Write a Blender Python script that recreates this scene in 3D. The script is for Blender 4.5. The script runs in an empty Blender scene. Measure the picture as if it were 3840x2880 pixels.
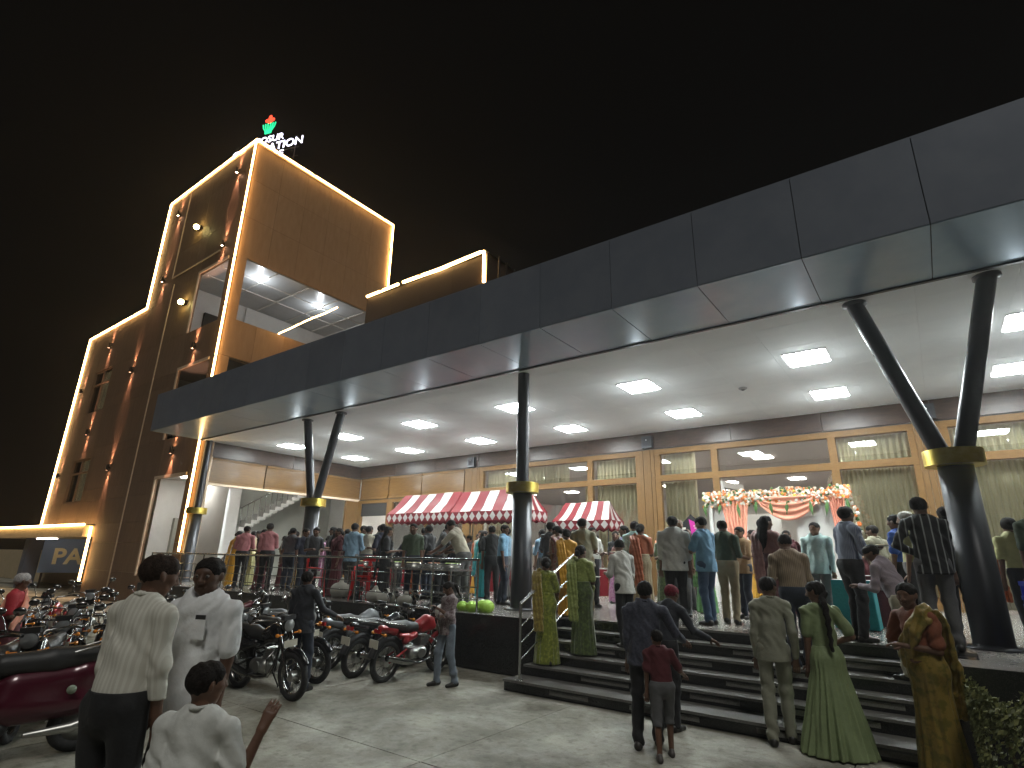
import bpy, math, random
import numpy as np
from mathutils import Vector, Matrix

scene = bpy.context.scene
COL = scene.collection
R = math.radians

# ------------------------------------------------------------------ camera
yaw, pitch, roll = 0.6398, 0.3050, 0.0199
_h = Vector((-math.sin(yaw), math.cos(yaw), 0)); _r = Vector((math.cos(yaw), math.sin(yaw), 0))
_f = _h * math.cos(pitch) + Vector((0, 0, 1)) * math.sin(pitch)
_u = _r.cross(_f)
_r2 = _r * math.cos(roll) + _u * math.sin(roll); _u2 = _r2.cross(_f)
cam_data = bpy.data.cameras.new('camera')
cam_data.sensor_width = 36.0
cam_data.lens = 18.0 * 1.0884
cam_data.clip_start = 0.05
cam_data.clip_end = 1000
cam = bpy.data.objects.new('camera', cam_data)
M = Matrix((( _r2.x, _u2.x, -_f.x, 0), (_r2.y, _u2.y, -_f.y, 0), (_r2.z, _u2.z, -_f.z, 0), (0, 0, 0, 1)))
cam.matrix_world = Matrix.Translation((0, 0, 1.85)) @ M
COL.objects.link(cam)
scene.camera = cam

# ------------------------------------------------------------------ night sky and fill light
world = bpy.data.worlds.new('World'); scene.world = world
world.use_nodes = True
wn = world.node_tree.nodes; wl = world.node_tree.links
bg = wn['Background']
bg.inputs[0].default_value = (0.9, 0.82, 0.72, 1)
bg.inputs[1].default_value = 0.0024

sun_d = bpy.data.lights.new('yard_fill', 'SUN')  # added soft fill over the yard, not an actual floodlight
sun_d.energy = .88; sun_d.angle = R(13); sun_d.color = (1.0, .99, 0.93)
sun = bpy.data.objects.new('yard_fill', sun_d)
sun.rotation_euler = Vector((-0.45, 0.50, -1.15)).to_track_quat('-Z', 'Y').to_euler()
COL.objects.link(sun)

scene.view_settings.view_transform = 'Standard'
scene.view_settings.look = 'None'
scene.view_settings.exposure = 0.0
scene.view_settings.gamma = 1.0
scene.view_settings.use_curve_mapping = False
scene.cycles.max_bounces = 8
scene.cycles.use_light_tree = True
scene.cycles.sample_clamp_indirect = 4.0
scene.cycles.use_denoising = True

# ------------------------------------------------------------------ materials
MATS = {}
def mat(name, color=(.5, .5, .5), rough=.6, metal=0., emit=None, es=0., c2=None, scale=6., bump=0., kind='noise',
        stretch=(1, 1, 1), spec=.5, alpha=1., coat=0., bscale=None, trans=0., lo=.4, hi=.62, sheen=0., rnd=0.):
    if name in MATS: return MATS[name]
    m = bpy.data.materials.new(name); m.use_nodes = True
    nt = m.node_tree; n = nt.nodes; l = nt.links
    b = n['Principled BSDF']
    b.inputs['Base Color'].default_value = (*color, 1)
    b.inputs['Roughness'].default_value = rough
    b.inputs['Metallic'].default_value = metal
    b.inputs['Specular IOR Level'].default_value = spec
    b.inputs['Coat Weight'].default_value = coat
    b.inputs['Coat Roughness'].default_value = .12
    b.inputs['Transmission Weight'].default_value = trans
    b.inputs['Sheen Weight'].default_value = sheen
    if emit:
        b.inputs['Emission Color'].default_value = (*emit, 1)
        b.inputs['Emission Strength'].default_value = es
    if c2 or bump:
        tc = n.new('ShaderNodeTexCoord'); mp = n.new('ShaderNodeMapping')
        mp.inputs['Scale'].default_value = stretch
        l.new(tc.outputs['Object'], mp.inputs[0])
        src = mp.outputs[0]
        if kind == 'world':
            g = n.new('ShaderNodeNewGeometry'); l.new(g.outputs['Position'], mp.inputs[0])
        if kind == 'wave':
            t = n.new('ShaderNodeTexWave'); t.inputs['Scale'].default_value = scale; t.inputs['Distortion'].default_value = 3.0
            t.inputs['Detail'].default_value = 3.0; t.inputs['Detail Scale'].default_value = 1.4
            l.new(src, t.inputs['Vector']); out = t.outputs[1]
        elif kind == 'stripe':
            t = n.new('ShaderNodeTexWave'); t.inputs['Scale'].default_value = scale; t.inputs['Distortion'].default_value = 0.0
            l.new(src, t.inputs['Vector']); out = t.outputs[1]
        else:
            t = n.new('ShaderNodeTexNoise'); t.inputs['Scale'].default_value = scale; t.inputs['Detail'].default_value = 8.0
            t.inputs['Roughness'].default_value = .62
            l.new(src, t.inputs['Vector']); out = t.outputs[0]
        if c2:
            cr = n.new('ShaderNodeValToRGB')
            cr.color_ramp.elements[0].position = lo; cr.color_ramp.elements[1].position = hi
            cr.color_ramp.elements[0].color = (*color, 1); cr.color_ramp.elements[1].color = (*c2, 1)
            l.new(out, cr.inputs[0])
            last = cr.outputs[0]
            if rnd:
                oi = n.new('ShaderNodeObjectInfo'); mr = n.new('ShaderNodeMapRange')
                mr.inputs[3].default_value = 1 - rnd; mr.inputs[4].default_value = 1 + rnd
                l.new(oi.outputs['Random'], mr.inputs[0])
                hs = n.new('ShaderNodeHueSaturation'); l.new(mr.outputs[0], hs.inputs['Value']); l.new(last, hs.inputs['Color'])
                last = hs.outputs[0]
            l.new(last, b.inputs['Base Color'])
        if bump:
            bp = n.new('ShaderNodeBump'); bp.inputs['Strength'].default_value = min(1, bump); bp.inputs['Distance'].default_value = .01 * max(1, bump)
            if bscale:
                t2 = n.new('ShaderNodeTexNoise'); t2.inputs['Scale'].default_value = bscale; t2.inputs['Detail'].default_value = 6
                l.new(src, t2.inputs['Vector']); out = t2.outputs[0]
            l.new(out, bp.inputs['Height']); l.new(bp.outputs[0], b.inputs['Normal'])
    MATS[name] = m
    return m

def glass_mat(name, tint=(.97, .97, .96), refl=.10):
    m = bpy.data.materials.new(name); m.use_nodes = True
    nt = m.node_tree; n = nt.nodes; l = nt.links
    for x in list(n): n.remove(x)
    o = n.new('ShaderNodeOutputMaterial'); mx = n.new('ShaderNodeMixShader'); tr = n.new('ShaderNodeBsdfTransparent'); gl = n.new('ShaderNodeBsdfGlossy')
    lw = n.new('ShaderNodeLayerWeight'); lw.inputs[0].default_value = .35
    mr = n.new('ShaderNodeMapRange'); mr.inputs[3].default_value = refl; mr.inputs[4].default_value = .9
    l.new(lw.outputs['Fresnel'], mr.inputs[0]); l.new(mr.outputs[0], mx.inputs[0])
    tr.inputs[0].default_value = (*tint, 1); gl.inputs['Roughness'].default_value = .015
    l.new(tr.outputs[0], mx.inputs[1]); l.new(gl.outputs[0], mx.inputs[2]); l.new(mx.outputs[0], o.inputs[0])
    return m

def ground_mat():
    m = bpy.data.materials.new('stained_concrete'); m.use_nodes = True
    nt = m.node_tree; n = nt.nodes; l = nt.links; b = n['Principled BSDF']
    g = n.new('ShaderNodeNewGeometry')
    def noise(s, d=6, r=.6, dist=0):
        t = n.new('ShaderNodeTexNoise'); t.inputs['Scale'].default_value = s; t.inputs['Detail'].default_value = d
        t.inputs['Roughness'].default_value = r; t.inputs['Distortion'].default_value = dist; l.new(g.outputs['Position'], t.inputs['Vector']); return t.outputs[0]
    def ramp(src, p0, c0, p1, c1):
        r = n.new('ShaderNodeValToRGB'); r.color_ramp.elements[0].position = p0; r.color_ramp.elements[1].position = p1
        r.color_ramp.elements[0].color = (*c0, 1); r.color_ramp.elements[1].color = (*c1, 1); l.new(src, r.inputs[0]); return r.outputs[0]
    def mul(a, c, f=1):
        x = n.new('ShaderNodeMixRGB'); x.blend_type = 'MULTIPLY'; x.inputs[0].default_value = f; l.new(a, x.inputs[1]); l.new(c, x.inputs[2]); return x.outputs[0]
    base = ramp(noise(1.1, 10, .75, .2), .35, (.30, .29, .245), .7, (.54, .53, .46))
    st = ramp(noise(.55, 10, .7, .35), .42, (.30, .28, .23), .60, (1, 1, 1))
    sp = ramp(noise(9, 4, .5), .34, (.45, .43, .38), .46, (1, 1, 1))
    fine = ramp(noise(60, 3, .6), .3, (.7, .7, .7), .7, (1.1, 1.1, 1.1))
    c = mul(mul(mul(base, st, .8), sp, .5), fine, .6)
    l.new(c, b.inputs['Base Color'])
    rr = n.new('ShaderNodeMapRange'); rr.inputs[3].default_value = .55; rr.inputs[4].default_value = .9; l.new(noise(2.2), rr.inputs[0]); l.new(rr.outputs[0], b.inputs['Roughness'])
    bp = n.new('ShaderNodeBump'); bp.inputs['Strength'].default_value = .5; bp.inputs['Distance'].default_value = .006
    l.new(noise(35, 6, .7), bp.inputs['Height']); l.new(bp.outputs[0], b.inputs['Normal'])
    return m

M_GROUND = ground_mat()
M_JOINT = mat('joint_filler', (.05, .048, .04), .9)
M_GRANITE = mat('black_granite', (.014, .014, .015), .22, c2=(.055, .052, .05), scale=90, kind='world', lo=.5, hi=.75)
M_FLOOR = mat('polished_floor_granite', (.20, .185, .17), .26, c2=(.245, .23, .21), scale=18, kind='world', lo=.35, hi=.7)
M_TREAD = mat('tread_granite_lit', (.10, .098, .09), .4, c2=(.17, .166, .15), scale=60, kind='world', lo=.4, hi=.7)  # paler than the risers: light caught by the treads, put into the colour
M_STRIP = mat('flamed_strip', (.13, .127, .115), .7, c2=(.2, .195, .18), scale=80, kind='world')
M_FASCIA = mat('grey_composite_panel', (.21, .235, .29), .42, .3, c2=(.24, .265, .32), scale=1.3, kind='world', rnd=.06)
M_SOFFIT = mat('blue_grey_composite_panel', (.33, .44, .55), .26, .3, c2=(.38, .49, .60), scale=1.0, kind='world', rnd=.05)
M_CEIL = mat('white_ceiling_tile', (.90, .93, .93), .7, c2=(.85, .88, .88), scale=2.0, kind='world', lo=.3, hi=.7, rnd=.02)
M_GAP = mat('shadow_gap', (.035, .035, .04), .8)
M_DKBAND = mat('dark_brown_gloss_panel', (.034, .018, .012), .36, spec=.35, c2=(.055, .03, .02), scale=3, kind='world', stretch=(1, 1, 6), rnd=.1)
M_WOOD = mat('oak_frame', (.12, .060, .019), .5, spec=.2, c2=(.19, .105, .036), scale=5, kind='world', stretch=(1.5, 1.5, 9), lo=.3, hi=.7, bump=.15)
M_WOODV = mat('oak_pilaster', (.11, .058, .02), .5, spec=.2, c2=(.18, .10, .038), scale=6, kind='world', stretch=(12, 12, .8), lo=.3, hi=.7, bump=.15)
M_WOODP = mat('wood_grain_panel', (.085, .042, .012), .24, spec=.35, c2=(.15, .078, .024), scale=4, kind='world', stretch=(.8, .8, 14), lo=.3, hi=.7, rnd=.12)
M_TOWER = mat('tower_brown_panel_lit', (.52, .31, .165), .55, c2=(.60, .375, .215), scale=2.2, kind='world', stretch=(3, 3, .7), lo=.3, hi=.75, rnd=.03)  # cladding colour raised to stand in for light on the side wall
M_TOWERF = mat('tower_wood_panel_shaded', (.14, .088, .055), .65, spec=.2, c2=(.20, .13, .085), scale=2.5, kind='world', stretch=(5, 5, .6), lo=.3, hi=.75, rnd=.1)  # cladding colour darkened for the dimly lit front face
M_CREAM = mat('cream_trim', (.55, .42, .30), .6, c2=(.6, .48, .35), scale=5)
M_WHITEW = mat('white_painted_wall', (.72, .71, .68), .7, c2=(.66, .65, .62), scale=1.5, kind='world', bump=.05)
M_GREYW = mat('grey_green_wall', (.42, .43, .38), .7, c2=(.37, .38, .34), scale=1.5, kind='world', bump=.05)
M_BEIGE = mat('beige_wall', (.50, .40, .26), .8, c2=(.44, .36, .23), scale=2, kind='world')
M_DARK = mat('dark_void', (.02, .018, .016), .8)
M_COLM = mat('dark_gloss_steel', (.045, .046, .052), .36, .4, c2=(.045, .046, .052), scale=4)
M_GOLD = mat('brass_band', (.74, .56, .10), .33, .85, c2=(.85, .70, .2), scale=8)
M_CHROME = mat('brushed_stainless', (.50, .51, .50), .22, 1.0)
M_LED = mat('led_rope', (1, .8, .5), .5, emit=(1.0, .62, .24), es=18)
M_LAMP = mat('led_panel', (1, 1, 1), .5, emit=(.92, 1.0, .99), es=100)
M_LAMPIN = mat('hall_led_panel', (1, 1, 1), .5, emit=(1.0, .97, .90), es=36)
M_TRIM = mat('white_lamp_trim', (.8, .8, .8), .5)
M_SCONCE = mat('sconce_body', (.05, .04, .035), .4, .6)
M_WARM = mat('warm_bulb', (1, .8, .6), .5, emit=(1, .55, .33), es=170)
M_STAR = mat('yellow_star_bulb', (1, .9, .5), .5, emit=(1, .80, .28), es=60)
M_WSPOT = mat('white_spot_bulb', (1, 1, 1), .5, emit=(.95, .97, 1), es=90)
M_CURT = mat('olive_curtain', (.60, .54, .35), .8, c2=(.78, .72, .50), scale=9, stretch=(6, 6, .6), lo=.3, hi=.7, sheen=.3)
M_GLASS = glass_mat('window_glass')
M_GLASSD = glass_mat('dark_window_glass', (.6, .6, .55), .15)

# ------------------------------------------------------------------ object helpers
def tag(o, label=None, cat=None, group=None, kind=None):
    if label: o['label'] = label
    if cat: o['category'] = cat
    if group: o['group'] = group
    if kind: o['kind'] = kind
    return o

def empty(name, loc=(0, 0, 0), rz=0, label=None, cat=None, group=None, kind=None):
    o = bpy.data.objects.new(name, None); COL.objects.link(o); o.location = loc; o.rotation_euler = (0, 0, rz)
    o.empty_display_size = .2
    return tag(o, label, cat, group, kind)

def link(name, me, m=None, parent=None, loc=None, rot=None):
    o = bpy.data.objects.new(name, me); COL.objects.link(o)
    if m is not None and not me.materials:
        for q in (m if isinstance(m, (list, tuple)) else [m]): me.materials.append(q)
    if parent: o.parent = parent
    if loc is not None: o.location = loc
    if rot is not None: o.rotation_euler = rot
    return o

class MB:
    def __init__(s): s.v = []; s.f = []; s.mi = []; s.sm = []
    def add(s, vs, fs, mi=0, smooth=False):
        k = len(s.v); s.v += [tuple(p) for p in vs]
        for f in fs: s.f.append(tuple(i + k for i in f)); s.mi.append(mi); s.sm.append(smooth)
        return s
    def box(s, a, b, mi=0, rz=0, c=None):
        x0, y0, z0 = a; x1, y1, z1 = b
        if x0 > x1: x0, x1 = x1, x0
        if y0 > y1: y0, y1 = y1, y0
        if z0 > z1: z0, z1 = z1, z0
        vs = [(x0, y0, z0), (x1, y0, z0), (x1, y1, z0), (x0, y1, z0), (x0, y0, z1), (x1, y0, z1), (x1, y1, z1), (x0, y1, z1)]
        if rz:
            cx, cy = c if c else ((x0 + x1) / 2, (y0 + y1) / 2); ca, sa = math.cos(rz), math.sin(rz)
            vs = [(cx + (x - cx) * ca - (y - cy) * sa, cy + (x - cx) * sa + (y - cy) * ca, z) for x, y, z in vs]
        return s.add(vs, [(0, 3, 2, 1), (4, 5, 6, 7), (0, 1, 5, 4), (1, 2, 6, 5), (2, 3, 7, 6), (3, 0, 4, 7)], mi)
    def rod(s, a, b, r0, r1=None, n=10, mi=0, cap=True):
        r1 = r0 if r1 is None else r1
        a = Vector(a); b = Vector(b); d = (b - a).normalized()
        u = d.orthogonal().normalized(); w = d.cross(u)
        vs = []
        for p, r in ((a, r0), (b, r1)):
            for i in range(n):
                t = 2 * math.pi * i / n; vs.append(p + (u * math.cos(t) + w * math.sin(t)) * r)
        fs = [(i, (i + 1) % n, n + (i + 1) % n, n + i) for i in range(n)]
        s.add(vs, fs, mi, True)
        if cap:
            s.add(vs[:n], [tuple(range(n))[::-1]], mi); s.add(vs[n:], [tuple(range(n))], mi)
        return s
    def tube(s, pts, r, n=8, mi=0):
        pts = [Vector(p) for p in pts]; vs = []; u = None
        for i, p in enumerate(pts):
            d = (pts[min(i + 1, len(pts) - 1)] - pts[max(i - 1, 0)]).normalized()
            u = d.orthogonal().normalized() if u is None else (u - d * u.dot(d)).normalized()
            w = d.cross(u); rr = r[i] if isinstance(r, (list, tuple)) else r
            for k in range(n):
                t = 2 * math.pi * k / n; vs.append(p + (u * math.cos(t) + w * math.sin(t)) * rr)
        fs = [(i * n + k, i * n + (k + 1) % n, (i + 1) * n + (k + 1) % n, (i + 1) * n + k) for i in range(len(pts) - 1) for k in range(n)]
        s.add(vs, fs, mi, True)
        s.add(vs[:n], [tuple(range(n))[::-1]], mi); s.add(vs[-n:], [tuple(range(n))], mi)
        return s
    def lathe(s, prof, c=(0, 0, 0), n=20, mi=0, axis='z'):
        vs = []
        for r, z in prof:
            for k in range(n):
                t = 2 * math.pi * k / n; x, y = r * math.cos(t), r * math.sin(t)
                p = (x, y, z) if axis == 'z' else ((x, z, y) if axis == 'y' else (z, x, y))
                vs.append((c[0] + p[0], c[1] + p[1], c[2] + p[2]))
        m = len(prof)
        fs = [(i * n + k, i * n + (k + 1) % n, (i + 1) * n + (k + 1) % n, (i + 1) * n + k) for i in range(m - 1) for k in range(n)]
        return s.add(vs, fs, mi, True)
    def torus(s, c, R0, r, axis='y', n=28, m=8, a0=0, a1=2 * math.pi, mi=0, flat=1.0):
        vs = []; full = abs(a1 - a0 - 2 * math.pi) < 1e-6; N = n if full else n + 1
        for i in range(N):
            t = a0 + (a1 - a0) * i / n
            for k in range(m):
                q = 2 * math.pi * k / m; rr = R0 + r * math.cos(q); h = r * flat * math.sin(q)
                x, z = rr * math.cos(t), rr * math.sin(t)
                vs.append((c[0] + x, c[1] + h, c[2] + z) if axis == 'y' else (c[0] + x, c[1] + z, c[2] + h))
        fs = [(i * m + k, ((i + 1) % N) * m + k, ((i + 1) % N) * m + (k + 1) % m, i * m + (k + 1) % m) for i in range(n) for k in range(m)]
        return s.add(vs, fs, mi, True)
    def ball(s, c, r, n=12, m=8, mi=0):
        rx, ry, rz = r if isinstance(r, (tuple, list)) else (r, r, r)
        vs = [(c[0], c[1], c[2] - rz)]
        for i in range(1, m):
            a = math.pi * i / m
            for k in range(n):
                t = 2 * math.pi * k / n
                vs.append((c[0] + rx * math.sin(a) * math.cos(t), c[1] + ry * math.sin(a) * math.sin(t), c[2] - rz * math.cos(a)))
        vs.append((c[0], c[1], c[2] + rz)); L = len(vs) - 1
        fs = [(0, 1 + (k + 1) % n, 1 + k) for k in range(n)]
        for i in range(m - 2):
            for k in range(n):
                a = 1 + i * n + k; b = 1 + i * n + (k + 1) % n; fs.append((a, b, b + n, a + n))
        fs += [(1 + (m - 2) * n + k, 1 + (m - 2) * n + (k + 1) % n, L) for k in range(n)]
        return s.add(vs, fs, mi, True)
    def mesh(s, name='m'):
        me = bpy.data.meshes.new(name); me.from_pydata(s.v, [], s.f)
        me.polygons.foreach_set('material_index', s.mi); me.polygons.foreach_set('use_smooth', s.sm); me.update()
        return me
    def build(s, name, m=None, parent=None, loc=None, rot=None):
        return link(name, s.mesh(name), m, parent, loc, rot)

_boxes = {}
def box_mesh(sx, sy, sz, m, bev=0.0):
    """shared box mesh centred at the origin"""
    k = (round(sx, 3), round(sy, 3), round(sz, 3), m.name)
    if k not in _boxes:
        me = MB().box((-sx / 2, -sy / 2, -sz / 2), (sx / 2, sy / 2, sz / 2)).mesh('piece'); me.materials.append(m); _boxes[k] = me
    return _boxes[k]
def piece(name, a, b, m, parent=None):
    c = [(a[i] + b[i]) / 2 for i in range(3)]
    return link(name, box_mesh(abs(b[0] - a[0]), abs(b[1] - a[1]), abs(b[2] - a[2]), m), m, parent, c)

def panel_grid(parent, name, axis, pos, thick, u0, u1, z0, z1, pw, ph, holes, m, gap=.008, uoff=0.):
    """panels on a plane: axis 'y' -> plane y=pos, u is x; axis 'x' -> plane x=pos, u is y. holes: (u0,u1,z0,z1)"""
    def cuts(a, b, st, ext):
        c = {a, b} | {e for e in ext if a < e < b}
        k = a + st
        while k < b - .3:
            if all(abs(k - e) > .3 for e in c): c.add(k)
            k += st
        return sorted(c)
    us = cuts(u0, u1, pw, [h[0] for h in holes] + [h[1] for h in holes]); zs = cuts(z0, z1, ph, [h[2] for h in holes] + [h[3] for h in holes])
    for i in range(len(us) - 1):
        for j in range(len(zs) - 1):
            cu, cz = (us[i] + us[i + 1]) / 2, (zs[j] + zs[j + 1]) / 2
            if any(h[0] < cu < h[1] and h[2] < cz < h[3] for h in holes): continue
            a0, a1, b0, b1 = us[i] + gap / 2, us[i + 1] - gap / 2, zs[j] + gap / 2, zs[j + 1] - gap / 2
            if axis == 'y': piece(name, (a0, pos, b0), (a1, pos + thick, b1), m, parent)
            else: piece(name, (pos, a0, b0), (pos + thick, a1, b1), m, parent)

# ================================================================== SETTING
# ---- ground: a big sheet with cast concrete slabs on it
gb = MB(); gb.add([(-300, -200, -.02), (300, -200, -.02), (300, 400, -.02), (-300, 400, -.02)], [(0, 1, 2, 3)])
ground = gb.build('ground', M_GROUND); tag(ground, kind='structure')
for i in range(-6, 3):
    for j in range(-1, 3):
        x0 = -1.0 + i * 3.3; y0 = -2.0 + j * 3.22
        y1 = min(y0 + 3.212, 7.38 if j == 2 else 99)
        piece('concrete_slab', (x0 + .007, y0 + .007, -.1), (x0 + 3.293, y1 if j == 2 else y1 + .001, 0.0 + .0008 * ((i * 7 + j * 3) % 4)), M_GROUND, ground)

# ---- platform
PZ = .9
pf = empty('platform_floor', (0, 0, 0), kind='structure')
b = MB()
b.box((-21.4, 8.4, .0), (-5.5, 17.2, PZ - .03)); b.box((-5.5, 9.05, 0), (-.15, 17.2, PZ - .03)); b.box((-.15, 7.8, 0), (6, 17.2, PZ - .03))
b.build('granite_base', M_GRANITE, pf)
for i in range(28):            # floor tiles
    for j in range(9):
        x0 = -21.4 + i * .98; y0 = 8.4 + j * .98
        x1, y1 = x0 + .976, y0 + .976
        if x0 > 5.5: continue
        if -5.6 < (x0 + x1) / 2 < -.15 and y0 < 9.0: y0 = 9.05
        if y1 - y0 < .1: continue
        piece('floor_tile', (x0, y0, PZ - .03), (x1, min(y1, 17.2), PZ), M_FLOOR, pf)
piece('floor_tile', (-.15, 7.8, PZ - .03), (1.8, 8.396, PZ), M_FLOOR, pf); piece('floor_tile', (1.805, 7.8, PZ - .03), (6, 8.396, PZ), M_FLOOR, pf)
# wall facing slabs below the platform edge
for i in range(9):
    x0 = -21.4 + i * 1.767; piece('granite_facing', (x0, 8.375, .0), (x0 + 1.755, 8.398, PZ - .002), M_GRANITE, pf)
for i in range(4): piece('granite_facing', (-.1 + i * 1.5, 7.775, 0), (-.1 + i * 1.5 + 1.49, 7.798, PZ - .002), M_GRANITE, pf)

# ---- entrance steps
st = empty('entrance_steps', (-3, 7.5, 0), label='broad black granite steps with pale strips leading up to the porch', cat='steps')
st.location = (0, 0, 0)
random.seed(4)
for k in range(6):
    z1 = .15 * (k + 1); y0 = 7.55 + .3 * k
    xl = -5.56 if k == 0 else -5.5
    if k == 0: y0 = 7.4
    s_ = empty('step', (0, 0, 0)); s_.parent = st
    piece('riser', (xl, y0 + .02, z1 - .15), (-.155, y0 + .3 if k < 5 else 9.04, z1 - .03), M_GRANITE, s_)
    if k < 5: piece('tread', (xl - .01, y0 - .005, z1 - .03), (-.155, 7.55 + .3 * (k + 1) + .015, z1), M_TREAD, s_)
    else: piece('tread', (xl - .01, y0 - .005, z1 - .03), (-.155, 9.046, z1), M_TREAD, s_)
    x = xl + [.8, 1.0, 1.5, .5, 1.1, .7][k]
    while x < -.8:
        w = random.choice([.62, .75, .9]); piece('pale_strip', (x, y0 - .004 + .02, z1 - .11), (min(x + w, -.3), y0 + .022, z1 - .055), M_STRIP, s_)
        x += w + random.uniform(.45, .95)

# ================================================================== PORCH CANOPY
XC0, XC1 = -21.3, 5.2
cp = empty('porch_canopy', (0, 0, 0), label='long flat entrance canopy with grey panel fascia over the lit porch', cat='canopy')
k0 = -15
for k in range(k0, 5):
    x0 = -.87 + 1.43 * k
    if x0 < XC0 - 1.3: continue
    a = max(x0, XC0); c = x0 + 1.43
    if c - a < .05: continue
    piece('fascia_panel', (a + .006, 7.74, 5.86), (c - .006, 7.77, 7.13), M_FASCIA, cp)
    piece('soffit_panel', (a + .006, 7.745, 5.845), (c - .006, 9.40, 5.857), M_SOFFIT, cp)
b = MB()
b.box((XC0, 7.775, 5.87), (XC1, 7.9, 7.12)); b.box((XC0, 7.9, 7.0), (XC1, 17.0, 7.10)); b.box((XC0, 7.9, 5.875), (XC1, 17.0, 5.95))
b.build('roof_deck', M_GAP, cp)
MB().box((XC0, 7.74, 7.131), (XC1, 7.98, 7.155)).build('coping', M_FASCIA, cp)
MB().box((XC0 - .03, 7.76, 5.86), (XC0 - .002, 17.0, 7.13)).build('end_panel', M_FASCIA, cp)
MB().box((XC0, 9.405, 5.82), (XC1, 9.46, 5.87)).build('edge_trim', M_COLM, cp)
nt_ = 0
for j in range(13):
    y0 = 9.465 + .58 * j
    for i in range(22):
        x0 = -21.38 + 1.2066 * i
        piece('ceiling_tile', (x0 + .001, y0 + .001, 5.858 - .001 * ((i * 5 + j * 3) % 2)), (x0 + 1.2056, y0 + .579, 5.874), M_CEIL, cp); nt_ += 1

# ceiling lamps
lamp_me = MB().box((-.36, -.40, -.03), (.36, .40, -.004)).mesh('lamp_panel'); lamp_me.materials.append(M_LAMP)
tr_b = MB(); tr_b.box((-.40, -.44, -.02), (-.362, .44, 0)); tr_b.box((.362, -.44, -.02), (.40, .44, 0)); tr_b.box((-.362, -.44, -.02), (.362, -.402, 0)); tr_b.box((-.362, .402, -.02), (.362, .44, 0))
trim_me = tr_b.mesh('lamp_trim'); trim_me.materials.append(M_TRIM)
names_f = ['over the steps before the flower arch', 'between the steps and the striped stalls', 'beside the single-post column', 'above the larger striped stall', 'above the buffet end', 'nearest the tower wall', 'by the thick forked column', 'past the thick forked column']
order = [(-1.53, 0), (-5.15, 1), (-8.80, 2), (-12.5, 3), (-16.1, 4), (-19.4, 5), (1.9, 6)]
for row, yy in (('outer', 12.0), ('inner', 15.0)):
    for xx, q in order:
        o = empty('ceiling_lamp', (xx, yy, 5.858), label='square white ceiling light of the %s row %s' % (row, names_f[q]), cat='ceiling light', group='square lights in the porch ceiling')
        link('diffuser', lamp_me, None, o); link('trim', trim_me, None, o)
        ld = bpy.data.lights.new('ceiling_fill', 'POINT'); ld.energy = 16; ld.shadow_soft_size = 0; ld.color = (.90, .98, 1.0)  # added point light below the panel to brighten the ceiling
        lo = bpy.data.objects.new('ceiling_fill', ld); COL.objects.link(lo); lo.parent = o; lo.location = (0, 0, -.8)
sd = empty('smoke_detector', (-3.15, 13.45, 5.856), label='small grey round detector on the white ceiling between lamps', cat='detector')
MB().lathe([(0, -.05), (.05, -.05), (.09, -.03), (.1, 0)], n=16).build('detector_body', mat('grey_plastic', (.3, .3, .3), .5), sd)
MB().lathe([(0, -.065), (.03, -.062), (.045, -.05)], n=12).build('sensor_cap', M_GAP, sd)

# ---- columns
def column(x, kind, label):
    c = empty('canopy_column', (x, 9.74, PZ), label=label, cat='column', group='round dark columns carrying the canopy')
    MB().lathe([(0, 0), (.34, 0), (.34, .02), (.225, .025), (.215, .06), (.205, 2.28), (.0, 2.28)], n=40).build('shaft', M_COLM, c)
    g = MB().lathe([(.206, 2.29), (.345, 2.29)], n=48).lathe([(.345, 2.29), (.345, 2.50)], n=48).lathe([(.345, 2.50), (.0, 2.50)], n=48); g.build('brass_collar', M_GOLD, c)
    if kind == 'fork':
        for s in (-1, 1):
            MB().rod((s * .12, 0, 2.45), (s * .82, 0, 4.93), .12, .12, 28).build('arm', M_COLM, c)
            MB().lathe([(.10, 4.90), (.17, 4.92), (.17, 4.955)], (s * .82, 0, 0), n=24).build('arm_plate', M_COLM, c)
    elif kind == 'post':
        MB().rod((0, 0, 2.45), (0, 0, 4.95), .135, .13, 28).build('arm', M_COLM, c)
column(.36, 'fork', 'thick dark forked column with brass collar standing beside the gold saree woman')
column(-6.92, 'post', 'dark round column with brass collar and a single upright post')
column(-14.28, 'fork', 'forked dark column with brass collar behind the man in black')
column(-21.25, 'post', 'dark column with brass collar against the brown tower corner')

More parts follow.
